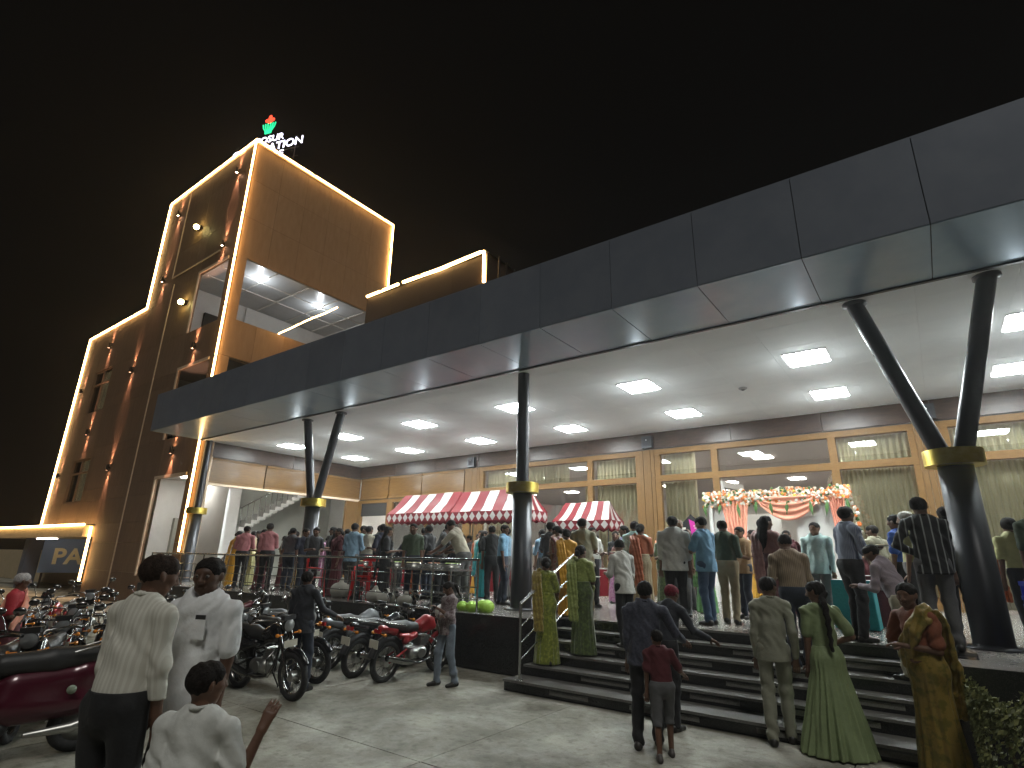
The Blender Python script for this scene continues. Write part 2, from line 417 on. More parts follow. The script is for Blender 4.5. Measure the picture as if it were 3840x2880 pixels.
# ================================================================== HALL BACK WALL (y = 17)
hall = empty('banquet_hall', (0, 0, 0), label='hall front of oak framed windows with olive curtains behind the crowd', cat='building')
YW = 17.0
for i in range(11):
    x0 = -21.4 + 2.42 * i; piece('dark_panel', (x0 + .004, YW - .05, 5.34), (x0 + 2.412, YW + .1, 5.86), M_DKBAND, hall)
MB().box((-21.4, YW - .02, 5.30), (5.2, YW + .1, 5.338)).build('shadow_line', M_GAP, hall)
piers = [-14.36, -7.13, .22]
for x in piers:
    for q in range(4): piece('pilaster_board', (x - .25 + q * .125 + .003, YW - .08 + .012 * (q % 2), PZ), (x - .25 + q * .125 + .122, YW + .1, 5.30), M_WOODV, hall)
def win(x0, x1, z0, z1, open_=False, curtain=None, glass=M_GLASS):
    w = empty('window'); w.parent = hall
    if not open_: piece('pane', (x0, YW + .06, z0), (x1, YW + .068, z1), glass, w)
    if curtain:
        a, c = curtain
        n = int((c - a) / .018); b = MB(); vs = []
        for i in range(n + 1):
            x = a + (c - a) * i / n
            y = YW + .34 + .075 * math.sin(i * .82 + .7 * math.sin(i * .09 + a)) + .012 * math.sin(i * 2.3)
            for z in (z0 - .02, z1 + .02): vs.append((x, y + (.012 * math.sin(i * .31) if z > z0 else 0), z))
        b.add(vs, [(2 * i, 2 * i + 2, 2 * i + 3, 2 * i + 1) for i in range(n)], 0, True); b.build('curtain', M_CURT, w)
    return w
def frame(a, b): piece('frame_bar', a, b, M_WOOD, hall)
units = [(-14.11, -7.38), (-6.88, -.03), (.47, 5.2)]
for ui, (a, c) in enumerate(units):
    frame((a, YW - .06, 5.14), (c, YW + .1, 5.30)); 
    frame((a, YW - .06, 4.28), (c, YW + .1, 4.47))
    e1, e2 = a + .17, a + 1.78
    if ui < 2:
        f1, f2 = c - 1.75, c - .15
        m1 = (a, e1, e2, e2 + .19, f1 - .19, f1, f2, c)
        for (p, q) in ((m1[0], m1[1]), (m1[2], m1[3]), (m1[4], m1[5]), (m1[6], m1[7])):
            frame((p, YW - .05, 4.47), (q, YW + .1, 5.14)); frame((p, YW - .05, PZ), (q, YW + .1, 4.28))
        cut = .62 if ui == 1 else 1.0
        win(m1[1], m1[2], 4.47, 5.14, curtain=(m1[1], m1[1] + (m1[2] - m1[1]) * cut)); win(m1[1], m1[2], PZ + .3, 4.28, curtain=(m1[1], m1[1] + (m1[2] - m1[1]) * cut))
        win(m1[5], m1[6], 4.47, 5.14, curtain=(m1[5], m1[6])); win(m1[5], m1[6], PZ + .3, 4.28, curtain=(m1[5], m1[6]))
        win(m1[3], m1[4], 4.47, 5.14, curtain=((m1[3], m1[3] + 1.9) if ui == 0 else None))
        if ui == 0:
            win(m1[3], m1[4], PZ + .3, 4.28, curtain=(m1[4] - .3, m1[4]))
            frame((m1[3], YW - .05, PZ), (m1[4], YW + .1, PZ + .3))
        frame((m1[1], YW - .05, PZ), (m1[2], YW + .1, PZ + .3)); frame((m1[5], YW - .05, PZ), (m1[6], YW + .1, PZ + .3))
        DOOR = (m1[3], m1[4]) if ui == 1 else None
        if ui == 1:   # open glazed door leaves
            for s, xx in ((1, m1[3]), (-1, m1[4])):
                d = empty('door_leaf', (xx, YW + .05, PZ), R(78) * s); d.parent = hall
                b = MB(); w_ = 1.35 * s
                b.box((0, -.03, 0), (.12 * s, .03, 3.3)); b.box((w_ - .12 * s, -.03, 0), (w_, .03, 3.3)); b.box((.12 * s, -.03, 3.12), (w_ - .12 * s, .03, 3.3)); b.box((.12 * s, -.03, 0), (w_ - .12 * s, .03, .3))
                b.build('door_frame', M_WHITEW if s > 0 else M_WOOD, d); MB().box((.12 * s, -.005, .3), (w_ - .12 * s, .005, 3.12)).build('door_pane', M_GLASS, d)
                MB().rod((w_ - .06 * s, -.07, .9), (w_ - .06 * s, -.07, 1.3), .015).build('door_handle', M_CHROME, d)
    else:
        frame((a, YW - .05, PZ), (e1, YW + .1, 4.28)); frame((a, YW - .05, 4.47), (e1, YW + .1, 5.14))
        win(e1, c, 4.47, 5.14, curtain=(e1, c)); win(e1, c, PZ + .1, 4.28, curtain=(e1, c)); 
# left part: wood band of panels, opening below
for x0, x1 in ((-21.3, -19.42), (-19.36, -17.36), (-17.3, -14.95), (-14.9, -14.62)):
    m_ = M_WOODV if x1 > -14.7 else M_WOODP
    piece('wood_panel', (x0, YW - .02, 4.34), (x1, YW + .1, 5.30), m_, hall)
    for zz in (4.34, 5.21): piece('panel_moulding', (x0, YW - .04, zz), (x1, YW - .021, zz + .08), M_WOOD, hall)
MB().box((-21.4, YW + .0, 4.30), (-14.62, YW + .1, 4.338)).build('shadow_line', M_GAP, hall)
frame((-21.4, YW - .05, 4.16), (-14.62, YW + .1, 4.30))
frame((-21.4, YW - .05, PZ), (-21.15, YW + .1, 4.16)); frame((-19.4, YW - .05, PZ), (-19.05, YW + .1, 4.16)); frame((-14.9, YW - .05, PZ), (-14.62, YW + .1, 4.16)); frame((-17.0, YW - .05, PZ), (-16.8, YW + .1, 4.16))
piece('transom_panel', (-21.15, YW, 3.60), (-19.4, YW + .06, 4.16), M_DARK, hall)
win(-19.05, -17.0, PZ + .1, 4.16, curtain=(-18.2, -17.0)); win(-16.8, -14.9, PZ + .1, 4.16)
for x, z in ((-14.5, 5.52), (-7.06, 5.55), (.3, 5.55)):
    pc = empty('wall_speaker', (x, YW - .05, z), label='small dark box speaker on the beam above the %s pilaster' % {-14.5: 'striped stall', -7.06: 'middle oak', .3: 'forked column'}[x], cat='speaker', group='small speakers on the dark beam')
    MB().box((-.17, -.14, -.19), (.17, 0, .19)).build('cabinet', M_COLM, pc); MB().box((-.12, -.15, -.13), (.12, -.141, .13)).build('grille', M_GAP, pc)
    MB().ball((.0, -.16, .06), .018).build('indicator', M_TRIM, pc)

# ---- hall interior
inn = empty('hall_interior', (0, 0, 0), kind='structure')
b = MB(); b.box((-21.3, 17.25, PZ - .05), (6, 34, PZ)); b.build('interior_floor', M_FLOOR, inn)
piece('interior_wall', (-21.3, 34, PZ), (6, 34.2, 6), M_WHITEW, inn); piece('interior_wall', (6, 17.3, PZ), (6.2, 34, 6), M_WHITEW, inn); piece('interior_wall', (-21.5, 17.12, PZ), (-21.3, 34, 6), M_WHITEW, inn)
piece('interior_ceiling', (-21.3, 17.12, 5.55), (6, 34, 5.7), mat('pinkish_ceiling', (.62, .55, .52), .8), inn)
lin = MB().box((-.3, -.3, -.03), (.3, .3, 0)).mesh('hall_lamp'); lin.materials.append(M_LAMPIN)
for i in range(9):
    for j in range(4):
        link('hall_lamp_panel', lin, None, inn, (-19.6 + i * 2.9 + .5 * (j % 2), 18.3 + j * 3.1, 5.549))
for i, (x, y) in enumerate(((-5.2, 19.6), (-1.9, 24.5), (-9.3, 22), (-2.2, 20.6))):
    piece('partition', (x, y, PZ), (x + 1.3, y + .1, 3.4), [M_WHITEW, M_WOODV, M_CURT, M_WHITEW][i], inn)

# ---- side wall (x = -21.4) with stair lobby
lobby = empty('stair_lobby', (0, 0, 0), label='lobby with white stair flight seen under the shiny wood band', cat='lobby')
XS = -21.4
for y0, y1 in ((10.02, 13.4), (13.41, 17.0)): piece('dark_panel', (XS - .1, y0, 5.32), (XS + .02, y1 - .01, 5.86), M_DKBAND, lobby)
for y0, y1 in ((10.05, 12.2), (12.26, 14.7), (14.76, 17.0)):
    piece('wood_panel', (XS - .1, y0, 4.36), (XS + .01, y1, 5.29), M_WOODP, lobby)
    for zz in (4.36, 5.21): piece('panel_moulding', (XS + .011, y0, zz), (XS + .03, y1, zz + .07), M_WOOD, lobby)
MB().box((XS - .1, 10.02, 5.292), (XS, 17, 5.318)).build('shadow_line', M_GAP, lobby)
MB().box((XS - .12, 10.02, 4.27), (XS + .03, 17, 4.356)).build('lintel', M_CREAM, lobby)
MB().box((XS - .1, 16.3, PZ), (XS + .02, 17, 4.268)).build('oak_pier', M_WOODV, lobby)
MB().box((XS - .1, 9.98, PZ), (XS + .01, 10.05, 5.86)).build('jamb', M_CREAM, lobby)
b = MB(); b.box((-29, 9.85, PZ - .05), (XS, 19, PZ)); b.build('lobby_floor', M_FLOOR, lobby)
b = MB(); b.box((-26.2, 13.3, PZ), (-26.0, 19, 5.5)); b.build('stair_wall', M_GREYW, lobby)
piece('white_wall', (-25.2, 9.85, PZ), (-25.0, 13.29, 5.5), M_WHITEW, lobby); piece('white_wall', (-26, 18.8, PZ), (XS - .1, 19, 5.5), M_WHITEW, lobby)
b = MB(); b.box((-29, 9.85, 5.5), (XS - .12, 19, 5.6)); b.build('lobby_ceiling', M_WHITEW, lobby)
stf = MB()
for i in range(14):
    y = 13.35 + i * .27; z = 3.0 + i * .17
    stf.box((-25.95, y, z - .16), (-24.9, y + .3, z))
    stf.box((-25.95, y + .0, z - .30), (-24.9, y + .12, z - .16))
stf.build('stair_flight', M_WHITEW, lobby)
for i in range(10):
    y = 13.3 + i * .27; z = 3.0 + i * .17
    MB().rod((-24.95, y + .1, z), (-24.95, y + .1, z + .9), .015).build('baluster', M_CHROME, lobby)
MB().rod((-24.95, 13.3, 3.8), (-24.95, 16.3, 5.6), .03).build('handrail', M_CHROME, lobby)
MB().box((-24.99, 11.9, PZ), (-24.9, 12.7, 3.2)).build('lift_door', mat('brown_grey_door', (.16, .13, .11), .4), lobby)
MB().box((-24.89, 12.45, 2.0), (-24.87, 12.5, 2.08)).build('lift_button', mat('button_glow', (1, .7, .5), .5, emit=(1, .6, .4), es=2), lobby)
for (x, y) in ((-23.4, 12), (-23.4, 15.5)):
    o = link('lobby_lamp_panel', lin, None, lobby, (x, y, 5.498))

# ================================================================== TOWER
TX, TY = -21.4, 9.5
tw = empty('hotel_tower', (0, 0, 0), label='tall brown panelled corner tower outlined in glowing golden light ropes', cat='building')
front_holes = [(-24.5, TX - .55, 1.1, 4.6), (-24.5, TX - .55, 6.2, 9.15), (-24.4, TX - .55, 10.85, 13.65),
               (-34.8, -32.4, 4.05, 6.2), (-34.9, -32.5, 8.6, 10.95), (-37.0, -29.8, 0, 3.0)]
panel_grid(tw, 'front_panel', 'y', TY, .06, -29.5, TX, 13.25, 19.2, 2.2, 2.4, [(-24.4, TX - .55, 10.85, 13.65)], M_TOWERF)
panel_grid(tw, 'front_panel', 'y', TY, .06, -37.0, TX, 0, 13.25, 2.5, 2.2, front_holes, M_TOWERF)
# right side: overhang box above the balcony recess, parapet band, lower wall
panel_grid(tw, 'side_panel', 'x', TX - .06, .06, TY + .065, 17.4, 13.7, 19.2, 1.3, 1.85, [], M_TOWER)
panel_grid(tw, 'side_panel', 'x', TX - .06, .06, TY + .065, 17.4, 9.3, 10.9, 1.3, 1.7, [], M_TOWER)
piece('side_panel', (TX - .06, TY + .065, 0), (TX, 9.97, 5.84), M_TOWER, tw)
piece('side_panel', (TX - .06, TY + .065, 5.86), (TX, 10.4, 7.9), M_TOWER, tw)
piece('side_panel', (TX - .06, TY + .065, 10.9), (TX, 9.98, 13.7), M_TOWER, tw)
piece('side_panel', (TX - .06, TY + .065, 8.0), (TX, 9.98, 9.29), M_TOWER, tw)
b = MB()
b.box((-29.45, TY + .07, 13.75), (TX - .07, 17.35, 19.15)); b.box((-36.95, TY + .3, 13.0), (-27.0, 17.3, 13.2))
b.box((-36.95, TY + .9, 3.0), (-27.45, 17.3, 13.1)); b.build('core_wall', M_DARK, tw)
piece('coping', (-29.55, TY - .02, 19.2), (TX + .03, 17.45, 19.28), M_TOWER, tw); piece('coping', (-37.05, TY - .02, 13.25), (-29.56, 17.4, 13.32), M_TOWER, tw)
# thin vertical and horizontal metal seams standing proud of the front
for a, c in (((-27.02, TY - .04, .3), (-26.97, TY - .004, 13.9)), ((-27.4, TY - .04, 14.3), (-27.35, TY - .004, 19.1)), ((-27.34, TY - .04, 14.3), (-22.9, TY - .004, 14.36)),
             ((-24.62, TY - .05, 1.0), (-24.5, TY - .003, 4.72)), ((-24.5, TY - .05, 4.6), (TX - .55, TY - .003, 4.72)),
             ((-24.62, TY - .05, 6.2), (-24.5, TY - .003, 9.27)), ((-24.5, TY - .05, 9.15), (TX - .55, TY - .003, 9.27)),
             ((-24.52, TY - .05, 10.85), (-24.4, TY - .003, 13.77)), ((-24.4, TY - .05, 13.65), (TX - .55, TY - .003, 13.77))):
    piece('trim_bar', a, c, M_CREAM, tw)
# recess (balcony) rooms on three storeys
ceilm = mat('grey_recess_ceiling', (.45, .47, .48), .35, c2=(.5, .52, .53), scale=2)
rc = empty('balcony'); rc.parent = tw
b = MB(); b.box((-27, TY + .1, 13.66), (TX - .08, 17.3, 13.72)); b.build('recess_ceiling', ceilm, rc)
b = MB()
for y in (11.4, 13.0, 14.6, 16.2): b.box((-25.9, y, 13.60), (TX - .1, y + .05, 13.655))
for x in (-22.9, -24.2): b.box((x, TY + .2, 13.605), (x + .04, 17.2, 13.65))
b.build('ceiling_groove', M_WHITEW, rc)
b = MB(); b.box((-26.2, 9.9, 9.3), (-26.0, 17.3, 13.65)); b.box((-26, 17.1, 9.3), (TX - .1, 17.3, 13.65)); b.box((-26.9, 12.5, 12.7), (-25.9, 17.1, 13.6)); b.build('recess_wall', M_WHITEW, rc)
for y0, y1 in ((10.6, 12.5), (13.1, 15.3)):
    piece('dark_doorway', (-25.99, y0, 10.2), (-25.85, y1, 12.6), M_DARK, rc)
b = MB(); b.box((-26, TY + .1, 9.2), (TX - .07, 17.3, 9.29)); b.build('recess_floor', M_FLOOR, rc)
for i, (x, y) in enumerate(((-22.53, 11.2), (-22.8, 14.5))):
    s_ = empty('recess_spotlight', (x, y, 13.6), label='bright white spotlight in the balcony ceiling %s' % ('near the tower edge' if i == 0 else 'farther back above the dark doorway'), cat='spotlight', group='white spotlights in the tower balcony')
    MB().lathe([(0, -.04), (.075, -.04), (.08, .0)], n=16).build('lens', M_WSPOT, s_); MB().lathe([(.082, .01), (.082, -.05), (.12, -.05), (.12, .01)], n=16).build('ring', M_TRIM, s_)
    ld = bpy.data.lights.new('spot_bulb', 'POINT'); ld.energy = 48; ld.shadow_soft_size = .05; ld.color = (.9, .95, 1); lo = bpy.data.objects.new('spot_bulb', ld); COL.objects.link(lo); lo.parent = s_; lo.location = (0, 0, -.45)
for z0, z1 in ((1.1, 4.6), (6.2, 9.15)):
    b = MB(); b.box((-27.4, TY + 1.4, z0 - .1), (TX - .1, TY + 1.5, z1 + .2)); b.box((-27.4, TY + .07, z1 + .1), (TX - .1, TY + 1.4, z1 + .2)); b.build('recess_wall', M_WHITEW if z0 < 2 else M_GREYW, tw)
    o = link('recess_lamp', lin, None, tw, (-23.2, TY + .75, z1 + .09))
# wall logo and lit boxes in ground storey recess
lg = MB()
m_red = mat('logo_red', (.55, .03, .03), .5); m_grn = mat('logo_green', (.05, .30, .14), .5)
MB().box((-26.0, TY + 1.1, 1.1), (-24.8, TY + 1.39, 3.2)).build('recess_cabinet', M_GREYW, tw)
cx, cz, yy = -26.15, 3.75, TY + 1.36
for dx, dz in ((0, .28), (-.22, .0), (.22, .0)):
    lg.add([(cx, yy, cz + .05 - .05), (cx + dx * .5 - .06, yy, cz + .06 + dz * .5), (cx + dx, yy, cz + .02 + dz), (cx + dx * .5 + .06, yy, cz + .06 + dz * .4)], [(0, 1, 2, 3)])
lg.build('logo_flower', m_red, tw)
lg = MB()
for k in (-2, -1, 0, 1, 2):
    pts = [(cx + .02 * k, yy, cz - .75), (cx + .09 * k, yy, cz - .5), (cx + .16 * k, yy, cz - .3), (cx + .22 * k + .04 * (1 if k > 0 else -1), yy, cz - .14 - .02 * abs(k))]
    lg.tube(pts, .025, 6)
lg.build('logo_leaves', m_grn, tw)
# windows in the front face
for (x0, x1, z0, z1) in ((-34.8, -32.4, 4.05, 6.2), (-34.9, -32.5, 8.6, 10.95)):
    w = empty('window'); w.parent = tw
    piece('pane', (x0, TY + .1, z0), (x1, TY + .11, z1), M_GLASSD, w)
    b = MB()
    for a, c in ((x0, x0 + .08), (x1 - .08, x1), ((x0 + x1) / 2 - .04, (x0 + x1) / 2 + .04)): b.box((a, TY + .02, z0), (c, TY + .09, z1))
    for a, c in ((z0, z0 + .08), (z1 - .08, z1), (z0 + .66 * (z1 - z0), z0 + .66 * (z1 - z0) + .08)): b.box((x0 + .08, TY + .03, a), (x1 - .08, TY + .085, c))
    b.build('window_frame', M_TOWERF, w)
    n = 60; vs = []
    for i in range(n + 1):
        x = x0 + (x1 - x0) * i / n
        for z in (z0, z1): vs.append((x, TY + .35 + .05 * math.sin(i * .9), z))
    MB().add(vs, [(2 * i, 2 * i + 2, 2 * i + 3, 2 * i + 1) for i in range(n)], 0, True).build('curtain', mat('pale_curtain_glow', (.6, .55, .42), .8, emit=(.9, .75, .5), es=.9), w)  # curtain cloth emits, standing in for lamplight in the room
# passage under the front with parking sign
b = MB(); b.box((-44, 17, 0), (-29.7, 17.2, 3)); b.box((-29.8, TY + .07, 0), (-29.6, 17, 3)); b.build('passage_wall', M_BEIGE, tw)
# sconces up/down
SC = [(-22.57, 18.24, 'under the very top corner'), (-28.2, 18.19, 'at the top beside the outer edge'), (-22.59, 14.54, 'above the balcony opening'), (-28.32, 14.51, 'halfway down the upper edge'), (-23.44, 10.02, 'beside the second storey opening'),
      (-33.48, 12.2, 'below the lower roof line'), (-29.68, 10.14, 'in the middle of the face'), (-36.2, 10.11, 'beside the outermost rope'), (-33.58, 7.55, 'between the two curtained windows'), (-36.39, 5.55, 'beside the lower curtained window'), (-29.7, 5.47, 'on the blank middle panels'), (-23.48, 5.66, 'just under the canopy end')]
for x, z, t in SC:
    s_ = empty('wall_sconce', (x, TY, z), label='copper glowing up-down wall light %s' % t, cat='wall light', group='up-down wall lights on the tower face')
    MB().rod((0, -.11, -.13), (0, -.11, .13), .055, n=14, cap=False).build('housing', M_SCONCE, s_)
    MB().box((-.03, -.07, -.04), (.03, 0, .04)).build('bracket', M_SCONCE, s_)
    for q in (-1, 1):
        MB().lathe([(0, .10 * q), (.045, .10 * q)], (0, -.11, 0), n=12).build('bulb', M_WARM, s_)
        ld = bpy.data.lights.new('beam', 'SPOT'); ld.energy = 300; ld.spot_size = R(42); ld.spot_blend = .7; ld.shadow_soft_size = .03; ld.color = (1, .5, .32)
        lo = bpy.data.objects.new('sconce_beam', ld); COL.objects.link(lo); lo.parent = s_; lo.location = (0, -.115, .14 * q)
        lo.rotation_euler = Vector((0, .10, 1 * q)).to_track_quat('-Z', 'Y').to_euler()
for i, (x, z) in enumerate(((-25.4, 16.33), (-25.32, 12.47))):
    s_ = empty('star_lamp', (x, TY, z), label='dazzling yellow flood lamp %s on the dark tower face' % ('high up' if i == 0 else 'lower, left of the balcony opening'), cat='lamp', group='yellow flood lamps on the tower')
    MB().box((-.14, -.12, -.1), (.14, 0, .1)).build('housing', M_SCONCE, s_); MB().ball((0, -.2, 0), .12).build('bulb', M_STAR, s_)

# ---- light ropes
def rope(pts, label, r=.045, sag=0, jit=0.0):
    o = empty('light_rope', pts[0], label=label, cat='light rope', group='golden rope lights along the edges')
    P0 = Vector(pts[0]); out = []
    for a, c in zip(pts[:-1], pts[1:]):
        a = Vector(a); c = Vector(c); n = max(2, int((c - a).length / .7))
        for i in range(n + (1 if c == Vector(pts[-1]) else 0)):
            t = i / n; p = a.lerp(c, t) + Vector((0, 0, -sag * 4 * t * (1 - t)))
            p += Vector((0, random.uniform(-jit, jit), random.uniform(-jit, jit)))
            out.append(p - P0)
    MB().tube(out, r, 8).build('glowing_tube', M_LED, o)
    b = MB()
    for p in out[1:-1:3]: b.box((p.x - .07, p.y - .07, p.z - .012), (p.x + .07, p.y + .07, p.z + .012))
    tag(b.build('clip', M_SCONCE, o), kind='stuff')
    return o
random.seed(7)
e = .07
rope([(TX + e, TY - e, 1.9), (TX + e, TY - e, 19.25)], 'golden light rope running straight up the sharp front corner of the tower', .038)
rope([(TX + e, TY - e, 19.32), (-29.5, TY - e, 19.32)], 'golden light rope along the top edge of the dark tower face', .038)
rope([(TX + e, TY - e, 19.34), (TX + e, 17.42, 19.3), (TX + e, 17.45, 15.55)], 'golden light rope along the roof edge of the blank orange wall, turning down', .045)
rope([(-29.55, TY - e, 19.28), (-29.55, TY - e, 13.32), (-36.95, TY - e, 13.32), (-37.03, TY - e, 3.05)], 'stepped golden light rope down the far outer edge of the tower', .045)
rope([(-43.2, TY - .45, 3.0), (-29.75, TY - .45, 2.95)], 'level golden light rope over the car park passage', .05)
rope([(-29.78, TY - .15, 2.88), (-29.75, TY - .15, .6)], 'short upright golden light rope beside the parking sign', .05)
rope([(-21.7, 12, 10.7), (-21.6, 12, 11.05), (-17.6, 12, 11.22)], 'thin golden light rope strung across the balcony opening', .03, jit=.02)
rope([(-15.75, 11.95, 11.15), (-14.05, 11.95, 11.17)], 'short golden light rope where the low roof meets the tower', .05)
rope([(-13.8, 11.95, 11.17), (-12.0, 11.95, 11.12), (-10.1, 11.95, 11.2), (-10.05, 11.95, 10.05)], 'golden light rope along the low roof, hooking down at its end', .055, jit=.015)

# ---- roof block behind the canopy
rb = empty('rooftop_room', (0, 0, 0), label='dark brown flat-roofed room on the porch roof outlined by a rope light', cat='building')
panel_grid(rb, 'wall_panel', 'y', 12.0, .06, -15.8, -10.0, 7.1, 11.1, 1.45, 1.35, [], mat('rooftop_brown', (.075, .05, .036), .6))
panel_grid(rb, 'wall_panel', 'x', -10.06, .06, 12.07, 16.9, 7.1, 11.1, 1.6, 1.35, [], mat('rooftop_brown'))
MB().box((-15.8, 12.07, 7.1), (-10.08, 17, 11.0)).build('core', M_DARK, rb); MB().box((-15.85, 11.97, 11.1), (-9.95, 17, 11.14)).build('coping', M_DARK, rb)
for i in range(5):
    MB().rod((-9.6 + i * .22, 12.1 + i * .1, 7.1), (-9.6 + i * .22, 12.1 + i * .1, 10.9 - .25 * i), .03).build('rooftop_pipe', M_SCONCE, rb)

# ---- roof sign
def text(name, body, size, m, parent, loc, rot, extr=.03, align='CENTER'):
    cu = bpy.data.curves.new(name, 'FONT'); cu.body = body; cu.size = size; cu.align_x = align; cu.extrude = extr; cu.offset = (.03 if name == 'board_letters' else .002) * size
    tmp = bpy.data.objects.new(name + '_tmp', cu); COL.objects.link(tmp)
    dg = bpy.context.evaluated_depsgraph_get(); me = bpy.data.meshes.new_from_object(tmp.evaluated_get(dg)); bpy.data.objects.remove(tmp)
    me.materials.clear()
    o = link(name, me, m, parent); o.location = loc; o.rotation_euler = rot
    return o
sg = empty('roof_sign', (-24.0, 11.08, 19.32), R(18), label='lit rooftop name sign with red and green tulip emblem', cat='sign')
M_SW = mat('sign_white', (1, 1, 1), .5, emit=(.80, .78, 1.0), es=3); M_SR = mat('sign_red', (1, .1, .05), .5, emit=(1, .07, .03), es=2.2); M_SG = mat('sign_green', (.05, .8, .4), .5, emit=(.02, .75, .33), es=1.3)
text('name_letters', 'HOSUR', .50, M_SW, sg, (.12, 0, 2.20), (R(90), 0, 0), .015); text('name_letters', 'CELEBRATION', .60, M_SW, sg, (.12, 0, 1.66), (R(90), 0, 0), .015); text('name_letters', 'CENTRE', .52, M_SW, sg, (.12, 0, 1.18), (R(90), 0, 0), .015)
b = MB()
b.ball((0, 0, 3.42), (.10, .04, .16), 12, 8); b.ball((-.14, 0, 3.28), (.13, .04, .10), 12, 8); b.ball((.14, 0, 3.28), (.13, .04, .10), 12, 8); b.ball((0, .0, 3.2), (.12, .05, .12), 12, 8)
b.build('emblem_flower', M_SR, sg).location.z = .24
b = MB()
for s in (-1, 1):
    for k, w in ((.05, .03), (.15, .032), (.25, .03)):
        b.tube([(s * k * .6, 0, 2.50), (s * k * .7, 0, 2.66), (s * k * 1.2, 0, 2.86), (s * (k * 1.35 + .01), 0, 3.10 - .1 * k)], w, 8)
b.tube([(-.12, 0, 2.68), (.12, 0, 2.72)], .028)
b.build('emblem_leaves', M_SG, sg).location.z = .24
b = MB()
for x in (-1.6, -.55, .55, 1.6): b.rod((x, .1, 0), (x, .1, 2.3), .02, n=6)
for z in (1.1, 1.6, 2.1): b.rod((-1.8, .1, z), (1.8, .1, z), .018, n=6)
b.rod((0, .1, 2.1), (0, .1, 3.3), .02, n=6)
b.build('sign_frame', M_SCONCE, sg)
sg.scale = (1.12, 1.12, 1.06)

# ---- gate canopy, sign, compound wall at the far end
gc = empty('car_park_gate', (0, 0, 0), label='low car park entrance slab carried by a blue-grey post beside the tower', cat='gate')
MB().box((-43.2, TY - .4, 2.45), (-29.85, TY + 3, 2.93)).build('slab', M_BEIGE, gc)
MB().rod((-36.6, TY - .2, 2.40), (-33.6, TY - .2, 2.38), .03, n=8).build('tube_lamp', mat('tube_glow', (1, .9, .85), .5, emit=(1, .85, .75), es=9), gc)
MB().box((-38.8, TY - .1, 0), (-38.1, TY + .5, 2.44)).build('post', mat('blue_grey_paint', (.10, .12, .17), .5), gc)
ps = empty('parking_sign', (-37.2, 10.15, 0), R(68), label='blue parking board with cream capital letters partly behind the tower edge', cat='sign')
MB().box((-.35, 0, .75), (5.4, .08, 2.5)).build('board', mat('sign_blue', (.17, .28, .50), .5), ps)
text('board_letters', 'PARKING', 1.08, mat('sign_cream', (.95, .88, .58), .6), ps, (.12, -.02, 1.2), (R(90), 0, 0), .015, 'LEFT')
for x in (-.2, 5.1): MB().box((x, .02, 0), (x + .1, .07, .74)).build('leg', M_SCONCE, ps)
cwl = MB(); cwl.box((-70, 12, 0), (-38.2, 12.3, 1.85)); 
o = cwl.build('compound_wall', M_BEIGE); tag(o, 'low beige compound wall beyond the car park entrance', 'wall')
pl = empty('street_light', (-46, 14, 0), label='distant small white lamp on a dark pole past the compound wall', cat='street light')
MB().rod((0, 0, 0), (0, 0, 2.2), .05).build('pole', M_SCONCE, pl); MB().ball((0, -.1, 2.3), .09).build('bulb', mat('far_bulb', (1, 1, .9), .5, emit=(1, .95, .8), es=30), pl)

